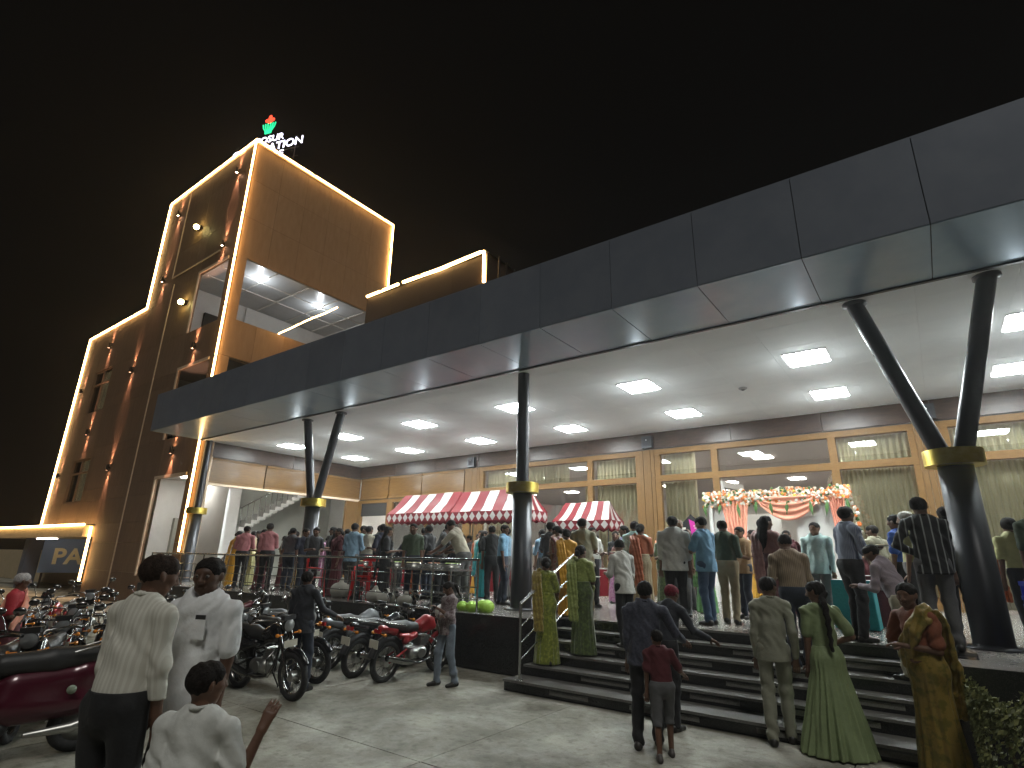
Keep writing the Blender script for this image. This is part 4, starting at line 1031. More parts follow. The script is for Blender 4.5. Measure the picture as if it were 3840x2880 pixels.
M_PLATE = mat('paper_plate', (.75, .74, .70), .6)
def plate(p, what, lab):
    pl_ = empty('plate', p, label=lab, cat='plate', group='plates held by the guests')
    MB().lathe([(0, 0), (.085, 0), (.115, .014), (.118, .016), (.086, .005), (0, .004)], n=24).build('dish', M_PLATE, pl_)
    fm = mat('food', (.45, .30, .12), .7, c2=(.55, .5, .4), scale=60); b = MB()
    rr = random.Random(hash_(lab))
    for i in range(7): b.ball((rr.uniform(-.05, .05), rr.uniform(-.05, .05), .012), (.022, .022, .014), 7, 5)
    b.build('food', fm, pl_)

CG = 'guests crowding the lit porch'
def P(x, y, h, face, label, z=PZ, **k):
    k.setdefault('group', CG); rq = random.Random(hash_(label)); k.setdefault('head', rq.uniform(-32, 32)); k.setdefault('sidelean', rq.uniform(-3.5, 3.5)); k.setdefault('nod', rq.uniform(-2, 14)); k.setdefault('build', rq.uniform(.94, 1.14)); k.setdefault('walk', rq.uniform(-.25, .25))
    pl_ = k.pop('plate', None)
    if pl_ is not None: k['hold'] = pl_
    o, hp = person('person', x, y, z, h, face, label, **k)
    if pl_ is not None and hp is not None:
        plate(hp, '', 'small white plate of food held by the ' + label.split(' ', 1)[1][:60].rsplit(' ', 1)[0] if False else 'white plate held by the ' + ' '.join(label.split()[:7]))
    return o
# left end of the porch
P(-16.51, 9.1, 1.79, 50, 'man in pink shirt and black trousers nearest the brass banded tower column', top=PINK, bottom=BLACK, arms=('plate', 'plate'), sleeve='rolled')
P(-17.99, 10.2, 1.72, 110, 'woman in pale yellow saree facing the pink shirted man', top=CRSILK, bottom=YSH, pallu=YSH, style='saree', hair='bun', arms=('plate', 'plate'), skin=2)
P(-14.70, 8.8, 1.82, 42, 'tall man in bright pink shirt, seen from behind at the railing', top=PINK, bottom=BLACK, arms=('down', 'plate'), sleeve='long')
P(-17.0, 10.9, 1.72, 200, 'dark haired man in white shirt beyond the tall pink shirted man', top=WHITE, bottom=GPANT, arms=('plate', 'plate'))
P(-16.75, 10.6, 1.56, 130, 'short woman with loose black hair and maroon dress', top=MAROON, bottom=MAROON, style='saree', pallu=OCHRE, hair='long')
P(-15.36, 10.0, 1.67, 40, 'woman in ochre gold saree beside the forked column', top=OCHRE, bottom=OCHRE, pallu=CRSILK, style='saree', hair='bun')
P(-18.4, 9.8, 1.60, -20, 'person in brown and white print bending at the lobby side', top=PATT, bottom=CRSILK, style='saree', pallu=PATT, lean=28, arms=('reach', 'reach'), hair='bun')
P(-14.0, 10.35, 1.78, 160, 'curly haired woman in black just past the forked column', top=BLACK, bottom=BLACK, style='saree', pallu=GREYC, hair='long', arms=('plate', 'plate'), plate=1, skin=2)
P(-15.0, 11.3, 1.78, 190, 'man in black jacket half hidden behind the curly haired woman', top=BLACK, bottom=BLACK, sleeve='long')
P(-13.30, 9.9, 1.65, -60, 'woman with long black hair in maroon top and black skirt', top=MAROON, bottom=BLACK, style='saree', pallu=BLACK, hair='long', arms=('plate', 'plate'), plate=1, skin=2)
P(-14.06, 10.9, 1.76, 60, 'man in dark grey shirt between the long haired woman and the blue shirt', top=GREYC, bottom=BLACK)
P(-11.39, 9.0, 1.76, 20, 'man in light blue shirt and grey trousers leaning at the porch rail', top=LBLUE, bottom=GPANT, sleeve='long', arms=('plate', 'plate'), tuck=False, build=1.08)
P(-12.18, 9.9, 1.77, -45, 'young man in pale mint shirt looking down at his plate', top=MINT, bottom=DJEANS, sleeve='long', arms=('plate', 'plate'), nod=20, plate=1)
P(-13.40, 11.2, 1.66, 240, 'white haired woman in pink print holding a plate', top=PEACHP, bottom=PINK, style='saree', pallu=PEACHP, hair='bun', hairc=(.45, .44, .42), arms=('plate', 'plate'), skin=2)
P(-12.07, 10.4, 1.81, 30, 'man in dark grey waistcoat in front of the open glass door', top=GREYC, bottom=BLACK, arms=('plate', 'down'))
P(-10.97, 10.1, 1.72, -60, 'man in navy shirt bending over the buffet', top=NAVY, bottom=BLACK, sleeve='long', lean=32, arms=('reach', 'reach'), nod=15)
P(-11.0, 11.0, 1.76, 40, 'man in cream shirt seen from behind at the buffet', top=CREAM, bottom=KPANT, build=1.1)
P(-11.3, 12.2, 1.74, 200, 'woman in black with hair loose under the striped awning', top=BLACK, bottom=MAROON, style='saree', pallu=BLACK, hair='long')
P(-9.15, 9.6, 1.80, -50, 'curly haired young server in grey shirt bending forward', top=GREYC, bottom=BLACK, lean=18, nod=25, arms=('reach', 'reach'), hair='afro')
P(-8.15, 9.35, 1.86, 105, 'server in cream shirt leaning over the steel buffet counter', top=CREAM, bottom=GPANT, lean=24, nod=22, arms=('reach', 'reach'), build=1.12, res=.014)
P(-8.59, 10.9, 1.76, 45, 'broad man in black shirt beside the single-post column', top=BLACK, bottom=BLACK, build=1.12)
P(-10.1, 12.3, 1.74, 190, 'man in white shirt queueing beneath the awning centre', top=WHITE, bottom=GPANT)
P(-12.9, 12.6, 1.70, 170, 'woman in pink saree queueing beneath the awning end', top=PINK, bottom=PINK, style='saree', pallu=MAGENTA, hair='bun')
P(-7.6, 13.2, 1.72, 30, 'man in brown shirt deep behind the single-post column', top=TAN, bottom=GPANT)
P(-10.75, 13.0, 1.68, 210, 'woman in orange saree serving under the stall', top=ORANGE, bottom=SAF, style='saree', pallu=SAF, hair='bun')
P(-14.3, 12.6, 1.72, 215, 'man in light blue shirt near the stall corner', top=LBLUE, bottom=BLACK)
# centre
P(-8.25, 12.6, 1.74, 60, 'man in lilac shirt right behind the column', top=PURP, bottom=GPANT)
P(-7.68, 11.8, 1.72, 70, 'photographer in light blue shirt bent over a black tripod', top=LBLUE, bottom=GPANT, sleeve='long', nod=25, lean=8, arms=('phone', 'plate'))
P(-8.2, 13.8, 1.66, 10, 'woman in blush pink near the small stall', top=DPINK, bottom=DPINK, style='saree', pallu=PINK, hair='bun')
P(-7.2, 12.4, 1.73, 20, 'woman in leaf green near the small stall', top=LGREEN, bottom=LGREEN, style='saree', pallu=LGREEN, hair='bun')
P(-5.60, 10.0, 1.80, 25, 'tall man in khaki beige shirt with his back turned, before the small stall', top=KHAKIS, bottom=KPANT, arms=('down', 'plate'), tuck=False, build=1.1, res=.014)
P(-6.4, 13.0, 1.70, 190, 'woman with long hair facing out beside the small stall', top=BLACK, bottom=MAGENTA, style='saree', pallu=DPINK, hair='long')
P(-5.6, 12.0, 1.68, 160, 'woman in magenta saree looking down with a plate', top=BLACK, bottom=MAGENTA, style='saree', pallu=MAGENTA, hair='long', nod=20, arms=('plate', 'plate'), plate=1)
P(-4.92, 10.9, 1.78, 30, 'man in pale mint shirt behind the orange saree', top=MINT, bottom=GPANT)
P(-4.62, 10.5, 1.70, 28, 'woman in rust orange blouse and cream saree seen from behind', top=ORANGE, bottom=CRSILK, pallu=ORANGE, style='saree', hair='bun', arms=('plate', 'plate'))
P(-4.03, 10.9, 1.80, 205, 'elderly balding man in white shirt facing the steps', top=WHITE, bottom=GPANT, hair='thin', hairc=(.25, .24, .22), skin=2)
P(-3.62, 9.55, 1.75, 22, 'stout man in white shirt and black trousers, back turned on the top step', top=WHITE, bottom=BLACK, build=1.22, tuck=False, sleeve='rolled', res=.014)
P(-3.16, 9.75, 1.74, 70, 'man in sky blue tee shirt and jeans touching his chin', top=SKYB, bottom=JEANS, arms=('chin', 'fold'), tuck=False, build=1.1, res=.014, skin=3)
P(-2.98, 10.3, 1.72, 0, 'bald man in olive shirt and khaki trousers', top=OLIVE, bottom=KPANT, hair='thin', arms=('plate', 'plate'), sleeve='rolled', build=1.1)
P(-3.00, 11.4, 1.66, 140, 'man in tan shirt and dark jeans facing the bald man', top=TAN, bottom=DJEANS, arms=('plate', 'plate'), tuck=False, skin=2)
P(-3.20, 13.2, 1.70, 110, 'dark haired woman in yellow saree beneath the coral drape', top=BLACK, bottom=SAF, style='saree', pallu=SAF, hair='long')
P(-2.18, 9.9, 1.74, -20, 'large woman in dusty pink shawl with long wavy hair', top=DPINK, bottom=ROSEB, pallu=DPINK, style='saree', hair='long', arms=('fold', 'plate'), build=1.25, sleeve='long', res=.014)
P(-1.77, 11.6, 1.73, 180, 'smiling man in mint white shirt before the pale backdrop panel', top=MINT, bottom=GPANT, sleeve='long', tuck=False, build=1.15, skin=2, arms=('down', 'down'))
P(-1.02, 9.28, 1.79, -48, 'man in blue-grey striped shirt eating from a plate at the step edge', top=STRB, bottom=BLACK, sleeve='rolled', arms=('plate', 'plate'), plate=1, res=.011, skin=1, build=1.08)
P(-.46, 10.6, 1.76, 60, 'man in royal blue shirt behind the white haired man', top=ROYAL, bottom=BLACK)
P(-.30, 9.9, 1.75, 75, 'white haired man in pale yellow shirt', top=YSH, bottom=GPANT, hairc=(.42, .41, .38), build=1.15, skin=3, res=.014)
P(-.10, 9.0, 1.86, 10, 'tall man in black shirt with white stripes, back turned', top=STRK, bottom=GPANT, sleeve='long', tuck=False, res=.013, build=1.05, arms=('hip', 'down'))
P(.12, 9.95, 1.80, -15, 'curly haired man in white beside the thick forked column', top=WHITE, bottom=BLACK, hair='afro', sleeve='long')
P(.86, 10.4, 1.66, 20, 'young person in yellow top beyond the thick column', top=YSH, bottom=BLACK, hair='afro')
P(1.02, 9.0, 1.80, 10, 'man in very dark green shirt at the blue crates', top=OLIVE, bottom=BLACK, res=.014)
# extra heads in the depth of the crowd
for (x, y, h, f, lb, tp) in ((-9.6, 14.6, 1.7, 200, 'man in white in the shade under the large stall', WHITE), (-11.9, 13.6, 1.68, 190, 'man in black deep under the large stall', BLACK), (-5.2, 14.2, 1.7, 170, 'man in grey by the magenta poster', GREYC), (-6.1, 15.4, 1.7, 150, 'man in white deep beyond the small stall', WHITE), (-16.2, 13.2, 1.7, 150, 'man in pale mint deep near the oak pier', MINT)):
    P(x, y, h, f, lb, top=tp, bottom=BLACK)

xt = [(-15.9, 11.6, 'woman in magenta saree', 'between the ochre saree and the forked column', MAGENTA, 1), (-13.7, 11.9, 'man in cream shirt', 'behind the long haired woman in maroon', CREAM, 0), (-12.7, 11.0, 'man in lilac shirt', 'between the mint shirt and the white haired woman', PURP, 0),
      (-11.6, 11.3, 'woman in orange saree', 'behind the grey waistcoat', ORANGE, 1), (-10.3, 11.4, 'man in pale yellow shirt', 'across the buffet from the bending navy man', YSH, 0), (-9.7, 11.9, 'woman in teal saree', 'across the buffet from the curly server', TEAL, 1),
      (-9.3, 12.9, 'man in khaki shirt', 'in the shade of the stall next to the column', KHAKIS, 0), (-8.9, 11.9, 'man in light blue shirt', 'behind the broad man in black', LBLUE, 0), (-7.0, 11.6, 'woman in dusty pink saree', 'beside the photographer', DPINK, 1),
      (-6.2, 11.4, 'man in white shirt', 'between the photographer and the tall khaki man', WHITE, 0), (-6.6, 14.2, 'man in lilac shirt', 'under the end of the small stall', PURP, 0), (-5.1, 12.9, 'woman in rust saree', 'behind the magenta saree', ORANGE, 1),
      (-4.4, 12.4, 'man in tan shirt', 'behind the pale mint shirt', TAN, 0), (-2.5, 12.9, 'woman in maroon saree', 'under the coral swag', MAROON, 1), (-14.9, 12.4, 'man in grey shirt', 'at the corner of the far stall', GREYC, 0), (-17.6, 12.0, 'man in light blue shirt', 'in front of the stair flight', LBLUE, 0),
      (-17.3, 9.3, 'woman in saffron saree', 'beside the pink shirted man nearest the tower', SAF, 1), (-16.0, 10.3, 'man in white shirt', 'between the two pink shirts', WHITE, 0), (-15.6, 9.2, 'woman in dark maroon saree', 'between the tall pink shirt and the railing post', MAROON, 1), (-18.9, 10.9, 'man in pale mint shirt', 'deepest in the lobby side of the crowd', MINT, 0),
      (-13.6, 9.2, 'man in dark blue shirt', 'at the railing beside the forked column', NAVY, 0), (-12.7, 9.6, 'woman in black and pink saree', 'between the maroon top and the mint shirt', BLACK, 1), (-11.7, 9.7, 'man in cream shirt', 'close behind the light blue shirt at the rail', CREAM, 0), (-10.2, 10.4, 'man in black shirt', 'beside the bending navy man at the buffet', BLACK, 0),
      (-9.7, 10.5, 'man in white shirt', 'across the counter from the curly server', WHITE, 0), (-8.9, 9.9, 'woman in black saree', 'between the two leaning servers', BLACK, 1), (-7.9, 10.4, 'man in sky blue tee', 'half hidden by the single-post column', SKYB, 0), (-6.6, 10.3, 'man in dark shirt', 'just right of the single-post column', GREYC, 0),
      (-6.2, 10.0, 'woman in pink print saree', 'beside the tall khaki man', PEACHP, 1), (-5.3, 11.2, 'man in lilac shirt', 'between the khaki man and the rust blouse', PURP, 0), (-4.7, 11.8, 'woman in dark green saree', 'behind the rust blouse woman', GREENS, 1), (-2.5, 10.9, 'man in white shirt', 'between the bald man and the pink shawl', WHITE, 0),
      (-1.3, 13.2, 'woman in maroon and gold saree', 'before the pale backdrop panel', MAROON, 1), (-.9, 12.4, 'man in khaki shirt', 'before the curtains by the maroon table', KHAKIS, 0), (.45, 11.2, 'woman in orange saree', 'behind the thick forked column', ORANGE, 1), (1.4, 11.0, 'man in white shirt', 'beyond the thick column near the curtains', WHITE, 0),
      (-12.9, 8.95, 'man in black shirt', 'leaning close to the railing behind the man in black jacket', BLACK, 0), (-10.2, 9.0, 'woman in black saree', 'beside the red chairs at the railing', BLACK, 1), (-14.9, 9.6, 'man in grey shirt', 'right behind the forked column arms', GREYC, 0), (-11.0, 9.6, 'man in navy shirt', 'behind the red chairs', NAVY, 0), (-12.2, 9.2, 'woman in maroon saree', 'between the upright red chair and the mint shirt', MAROON, 1), (-9.4, 9.1, 'man in dark green shirt', 'at the railing before the curly server', OLIVE, 0), (-16.9, 9.9, 'man in black shirt', 'between the two pink shirted men', BLACK, 0),
      (-3.9, 11.9, 'woman in leaf green saree', 'behind the stout white shirted man', LGREEN, 1), (-13.2, 13.3, 'man in white shirt', 'under the far striped stall', WHITE, 0), (-12.3, 14.4, 'server in black', 'behind the counter where the two stalls meet', BLACK, 0), (-8.4, 15.7, 'server in white', 'inside the small striped stall', WHITE, 0)]
for i_, (x, y, who, where, tp, fm_) in enumerate(xt):
    kk = dict(style='saree', pallu=tp, hair=['bun', 'long'][i_ % 2]) if fm_ else {}
    P(x, y, 1.62 + .04 * (i_ % 3) if fm_ else 1.68 + .03 * (i_ % 4), (i_ * 67) % 360, who + ' ' + where, top=tp, bottom=tp if fm_ else [BLACK, GPANT, DJEANS][i_ % 3], arms=[('plate', 'plate'), ('down', 'plate'), ('down', 'down')][i_ % 3], **kk)
# on the steps
P(-5.21, 8.05, 1.63, 15, 'woman in lime and gold saree standing low beside the handrail', z=.45 - .15, top=LIME, bottom=LIME, pallu=LIMED, style='saree', hair='bun', arms=('fold', 'plate'), plate=1, res=.012, group=None)
P(-4.72, 8.35, 1.68, 5, 'woman in green silk saree on the stairs holding a bowl', z=.45, top=GREENL, bottom=GREENS, pallu=GREENL, style='saree', hair='bun', arms=('plate', 'plate'), plate=1, res=.012, group=None)
P(-5.55, 9.3, 1.55, 30, 'woman in saffron yellow saree behind the lime saree woman', top=SAF, bottom=SAF, pallu=SAF, style='saree', hair='bun')
P(-4.12, 8.62, 1.64, 60, 'man in loose white shirt holding a dark tray on the stairs', z=.6, top=WHITE, bottom=BLACK, sleeve='rolled', arms=('plate', 'plate'), lean=8, nod=18, tuck=False, res=.012, group=None, walk=.3)
P(-1.62, 8.45, 1.68, 20, 'man in beige checked shirt on the stairs, head bowed', z=.6, top=BEIGE, bottom=DJEANS, sleeve='long', arms=('plate', 'plate'), nod=25, build=1.12, res=.011, group=None, walk=.4)
P(-.46, 8.55, 1.60, 70, 'bearded man in mauve white shirt bending over his plate on the stairs', z=.75 - .15, top=MAUVE, bottom=CREAM, sleeve='long', arms=('plate', 'plate'), lean=22, nod=20, build=1.15, res=.012, group=None)
P(-.27, 7.0, 1.74, 150, 'woman in olive gold saree with orange blouse leaning to one side', z=0, top=cloth('dim_rust_silk', (.24, .07, .03)), bottom=OLGOLD, pallu=OLGOLD, style='saree', hair='pony', arms=('fold', 'hip'), res=.010, group=None, build=1.12, sidelean=5, head=10, nod=12)
# in front of the steps
P(-2.78, 6.26, 1.68, 20, 'man in dark checked shirt on the ground before the steps, back turned', z=0, top=DSHIRT, bottom=BLACK, sleeve='long', tuck=False, build=1.12, res=.010, group=None, arms=('down', 'out'), walk=.35)
P(-2.86, 7.02, 1.66, -10, 'man in dark jacket and maroon cap bending past the checked shirt man', z=0.0, top=DJACK, bottom=BLACK, sleeve='long', hairc=(.10, .012, .02), hair='short', lean=20, res=.012, group=None, arms=('out', 'out'), turn=0)
P(-2.50, 6.02, 1.20, 30, 'child in maroon shirt and grey shorts held by the man', z=0, top=MAROON, bottom=GREYC, hem=.42, res=.010, group=None, arms=('down', 'out'), walk=.5, skin=1, shoe=(.06, .05, .045))
P(-1.70, 7.32, 1.75, 20, 'slim man in sage cream suit standing below the steps', z=0, top=SUIT, bottom=SUIT, sleeve='long', tuck=False, head=-45, res=.009, group=None, arms=('down', 'swing'), walk=.3, build=.98)
P(-1.16, 7.30, 1.72, 30, 'girl in long pale green gown with waist length plait', z=0, top=GOWN, bottom=GOWN, style='gown', hair='braid', head=45, res=.009, group=None, arms=('down', 'hip'))
P(-7.66, 5.30, 1.66, 20, 'man in black shirt and jeans walking among the motorbikes', z=0, top=DJACK, bottom=DJEANS, sleeve='long', tuck=False, res=.010, group=None, arms=('down', 'out'), build=1.08, walk=.3)
P(-6.38, 7.02, 1.53, 165, 'girl in plaid shirt and pale jeans looking at her phone', z=0, top=PLAID, bottom=LJEANS, hair='pony', tuck=False, nod=28, arms=('phone', 'fold'), res=.009, group=None, walk=.35, spread=.03, sleeve='rolled', build=.95, skin=1)
ph_ = MB().box((-.035, -.075, -.004), (.035, .075, .004)).build('mobile_phone', mat('phone_black', (.01, .01, .012), .15)); ph_.location = (-6.40, 6.72, 1.13); ph_.rotation_euler = (R(40), 0, R(-15)); tag(ph_, 'black mobile phone in the hands of the plaid shirt girl', 'phone')
# close to the camera
P(-3.92, 1.56, 1.88, 18, 'man in ribbed white long-sleeved shirt close to the camera, back turned', z=0, top=cloth('close_white', (.92, .90, .80), c2=(.80, .77, .67), pat='stripe', scale=11), bottom=BLACK, sleeve='long', tuck=True, lean=5, nod=12, head=-20, res=.0095, group=None, build=1.0, arms=('down', 'down'), skin=1, hairc=(.02, .013, .010))
man59 = P(-4.16, 2.08, 1.86, 205, 'man in white half-sleeved shirt with a phone in his pocket', z=0, top=cloth('close_white_two', (.95, .96, .97)), bottom=BLACK, sleeve='short', tuck=False, res=.0095, eyes=True, group=None, build=1.15, arms=('down', 'down'), skin=0, head=15)
P(-2.78, 1.44, 1.405, 38, 'small boy in white tee shirt pointing with one arm', z=0, top=cloth('tee_grey_white', (.80, .81, .77)), bottom=DJEANS, sleeve='short', tuck=False, res=.008, hres=.0048, group=None, head=-40, arms=('down', 'point'), skin=1, spread=.03, build=.98)
P(-10.1, 2.5, 1.58, -30, 'woman in red scarf with white cap among the parked bikes', z=0, top=REDK, bottom=MAROON, pallu=CORAL, style='saree', hair='short', hairc=(.3, .28, .27), group=None, arms=('hip', 'fold'))

# ================================================================== MOTORBIKES
M_BCHR = mat('bike_chrome', (.36, .36, .35), .24, 1.0, c2=(.16, .15, .14), scale=9)
M_TYRE = mat('tyre_rubber', (.018, .018, .019), .8, bump=.4, scale=40, c2=(.03, .03, .03)); M_BLK = mat('black_bike_paint', (.012, .012, .014), .22, coat=.6); M_REDP = mat('red_bike_paint', (.33, .02, .025), .28, coat=.7, metal=.2); M_MARP = mat('maroon_paint', (.075, .008, .02), .3, coat=.6, metal=.2); M_SILP = mat('silver_paint', (.32, .34, .36), .3, .6, coat=.4); M_BLUP = mat('navy_bike_paint', (.02, .03, .10), .25, coat=.6)
M_ALU = mat('cast_aluminium', (.38, .38, .36), .38, .9); M_SEAT = mat('seat_vinyl', (.028, .028, .028), .5, bump=.2, scale=60); M_PLAS = mat('black_plastic', (.02, .02, .022), .55); M_LENS = mat('clear_lens', (.30, .31, .31), .08, .4); M_TAIL = mat('tail_lens', (.35, .01, .01), .2, coat=.5); M_AMB = mat('amber_lens', (.75, .25, .02), .25, coat=.5); M_NPL = mat('number_plate', (.55, .52, .42), .5)
def blob(name, prims, m, parent, h=.012, lo=(-1, -.5, 0), hi=(1.1, .5, 1.3)):
    pts = np.array([p for a, b_, ra, rb, *_ in prims for p in (a, b_)])
    F = Field(pts.min(0) - .16, pts.max(0) + .16, h)
    for a, b_, ra, rb, *q in prims: F.cone(a, b_, ra, rb, q[0] if q else .03, q[1] if len(q) > 1 else 1.0, (1, 0))
    g = F.mesh(); return link(name, np_mesh(name, [(g[0], g[1], 0)], [m]), None, parent)
def wheel(parent, x, front):
    w = empty('wheel', (x, 0, .30)); w.parent = parent
    MB().torus((0, 0, 0), .262, .046, 'y', 40, 10, flat=.9).build('tyre', M_TYRE, w)
    MB().torus((0, 0, 0), .222, .014, 'y', 36, 8, flat=1.8).build('rim', M_BCHR, w)
    b = MB()
    for i in range(18):
        t = 2 * math.pi * i / 18; s_ = .03 if i % 2 else -.03
        b.rod((.05 * math.cos(t + .5), s_, .05 * math.sin(t + .5)), (.216 * math.cos(t), 0, .216 * math.sin(t)), .0022, n=4, cap=False)
    b.build('spokes', M_BCHR, w)
    MB().rod((0, -.05, 0), (0, .05, 0), .065 if front else .075, n=20).build('hub', M_ALU, w)
    if front: MB().lathe([(.055, 0), (.115, 0), (.115, .004), (.055, .004)], (0, .055, 0), 28, axis='y').build('brake_disc', M_BCHR, w)
def motorbike(label, paint, loc, rz, group='motorbikes parked before the porch', steer=0):
    o = empty('motorcycle', loc, rz, label, 'motorcycle', group)
    wheel(o, .64, True); wheel(o, -.62, False)
    b = MB()
    for s_ in (-1, 1): b.rod((.64, .085 * s_, .30), (.40, .085 * s_, .90), .022, .026, 10)
    b.build('fork', M_BCHR, o)
    MB().torus((.64, 0, .30), .325, .045, 'y', 18, 8, R(30), R(150), flat=.9).build('front_mudguard', paint, o)
    MB().torus((-.62, 0, .30), .335, .055, 'y', 18, 8, R(20), R(165)).build('rear_mudguard', M_PLAS, o)
    b = MB(); b.tube([(.42, 0, .88), (.30, 0, .62), (.22, 0, .32), (-.18, 0, .26), (-.28, 0, .45), (-.30, 0, .68)], .02); b.tube([(.42, 0, .84), (.1, 0, .74), (-.3, 0, .70), (-.75, .0, .74)], .02)
    for s_ in (-1, 1): b.tube([(-.25, .07 * s_, .45), (-.62, .09 * s_, .30)], .018)
    b.build('frame', M_BLK, o)
    blob('fuel_tank', [((.28, 0, .80), (.02, 0, .77), .115, .085, .03, 1.0), ((.20, 0, .84), (.05, 0, .80), .10, .07, .04), ((.32, .05, .76), (.1, .04, .72), .07, .06, .03), ((.32, -.05, .76), (.1, -.04, .72), .07, .06, .03)], paint, o)
    blob('seat', [((-.05, 0, .76), (-.30, 0, .775), .075, .095, .03), ((-.30, 0, .79), (-.68, 0, .83), .092, .06, .03)], M_SEAT, o)
    for s_ in (-1, 1): blob('side_panel', [((-.12, .085 * s_, .66), (-.34, .10 * s_, .60), .055, .06, .03), ((-.3, .10 * s_, .66), (-.46, .09 * s_, .68), .045, .03, .03)], paint, o)
    blob('tail_cowl', [((-.52, 0, .74), (-.82, 0, .80), .075, .05, .03)], paint, o)
    MB().box((-.90, -.06, .735), (-.85, .06, .79)).build('tail_light', M_TAIL, o)
    for s_ in (-1, 1): MB().ball((-.84, .13 * s_, .72), (.035, .025, .025)).rod((-.84, .05 * s_, .72), (-.84, .11 * s_, .72), .008).build('rear_indicator', M_AMB, o)
    b = MB()
    for s_ in (-1, 1): b.tube([(-.40, .12 * s_, .82), (-.62, .13 * s_, .86), (-.84, .10 * s_, .90)], .012)
    b.tube([(-.84, -.10, .90), (-.87, 0, .905), (-.84, .10, .90)], .012); b.build('grab_rail', M_BCHR, o)
    e_ = empty('engine'); e_.parent = o
    blob('crankcase', [((.10, -.06, .38), (-.12, -.06, .38), .10, .09), ((.10, .06, .38), (-.12, .06, .38), .10, .09)], M_ALU, e_)
    b = MB(); 
    for i in range(7): b.box((.05 - .0 + .012 * i, -.085, .475 + .022 * i), (.21 + .012 * i, .085, .487 + .022 * i))
    b.box((.08, -.06, .46), (.22, .06, .62)); b.build('cylinder_fins', M_ALU, e_)
    MB().rod((.02, -.165, .38), (.02, -.14, .38), .075, n=20).rod((.02, .14, .38), (.02, .165, .38), .075, n=20).build('engine_cover', M_ALU, e_)
    MB().tube([(.24, -.05, .54), (.34, -.09, .44), (.26, -.13, .28), (.02, -.15, .24), (-.15, -.16, .26)], .02).build('exhaust_pipe', M_BCHR, o)
    MB().tube([(-.15, -.16, .26), (-.3, -.17, .29), (-.78, -.18, .40)], [.03, .05, .045], 14).build('silencer', M_BCHR, o)
    MB().tube([(.40, -.07, .92), (.36, -.10, 1.0), (.26, -.34, 1.02), (.20, -.38, 1.0)], .013).tube([(.40, .07, .92), (.36, .10, 1.0), (.26, .34, 1.02), (.20, .38, 1.0)], .013).tube([(.40, -.07, .92), (.41, 0, .93), (.40, .07, .92)], .02).build('handlebar', M_BCHR, o)
    for s_ in (-1, 1):
        MB().rod((.25, .31 * s_, 1.02), (.17, .39 * s_, .995), .02).build('grip', M_PLAS, o)
        MB().tube([(.27, .28 * s_, 1.02), (.28, .31 * s_, 1.13), (.27, .35 * s_, 1.2)], .006).build('mirror_stem', M_BCHR, o); MB().ball((.26, .37 * s_, 1.23), (.018, .062, .042)).build('mirror', M_BCHR, o)
        MB().rod((.50, .085 * s_, .82), (.50, .15 * s_, .82), .008).ball((.50, .17 * s_, .82), (.035, .025, .025)).build('front_indicator', M_AMB, o)
    MB().lathe([(0, -.10), (.07, -.07), (.088, 0), (.08, .012)], (.50, 0, .93), 24, axis='x').build('headlamp_shell', M_PLAS, o)
    MB().lathe([(.078, .012), (.05, .03), (0, .036)], (.50, 0, .93), 24, axis='x').build('headlamp_lens', M_LENS, o)
    MB().box((.44, -.09, 1.0), (.52, .09, 1.06)).build('instrument_cluster', M_PLAS, o)
    MB().box((.555, -.10, .66), (.565, .10, .745)).build('number_plate', M_NPL, o); MB().box((-.93, -.09, .52), (-.92, .09, .64)).build('number_plate', M_NPL, o)
    MB().tube([(.28, -.02, .62), (.34, -.2, .52), (.33, -.22, .38), (.22, -.12, .30)], .012).tube([(.28, .02, .62), (.34, .2, .52), (.33, .22, .38), (.22, .12, .30)], .012).build('crash_guard', M_BCHR, o)
    MB().tube([(-.02, .12, .28), (-.08, .28, .02), (-.12, .30, .0)], .011).build('side_stand', M_PLAS, o)
    MB().rod((.0, -.26, .30), (.0, .26, .30), .016).build('foot_pegs', M_PLAS, o)
    return o
def children_of(o): return [c for c in bpy.data.objects if c.parent == o]
def copy_tree(o, parent=None, swap=None):
    c = o.copy(); COL.objects.link(c)
    if parent: c.parent = parent
    if swap and o.type == 'MESH' and o.data.materials and o.data.materials[0] == swap[0]:
        c.material_slots[0].link = 'OBJECT'; c.material_slots[0].material = swap[1]
    for ch in KIDS.get(o.name, []): copy_tree(ch, c, swap)
    return c
bikeA = motorbike('black and silver motorbike with big spoked front wheel turned to the open ground', M_BLK, (-7.92, 4.98, 0), R(2))
KIDS = {}
for ob in COL.objects:
    if ob.parent: KIDS.setdefault(ob.parent.name, []).append(ob)
def bike(label, paint, loc, rz, lean_=4):
    c = copy_tree(bikeA, None, (M_BLK, paint)); c.location = loc; c.rotation_euler = (R(lean_), 0, R(rz)); c['label'] = label; return c
bikeA.rotation_euler = (R(5), 0, R(2))
bike('red motorbike with big chrome silencer parked nose to the porch wall', M_REDP, (-7.30, 7.18, .0), 93, 6)
bike('grey black motorbike with amber tail indicator beside the red one', M_BLK, (-7.95, 7.10, .0), 97, 6)
bike('silver motorbike squeezed between the dark pair and the porch wall', M_SILP, (-8.75, 7.2, .0), 95, 6)
bike('black motorbike standing just behind the spoked front wheel one', M_BLK, (-8.6, 5.75, .0), 8)
bike('black motorbike in the second row behind the white shirted men', M_BLK, (-9.3, 4.3, .0), -12)
bike('red motorbike in the dark row below the tower wall', M_REDP, (-10.8, 4.4, .0), -20)
bike('navy motorbike in the dark row beside a red one', M_BLUP, (-11.5, 3.7, .0), -15)
bike('black motorbike with shining mirrors at the middle of the dark cluster', M_BLK, (-9.6, 3.1, .0), -25)
bike('silver tanked motorbike in the dark cluster', M_SILP, (-8.5, 3.4, .0), -10)
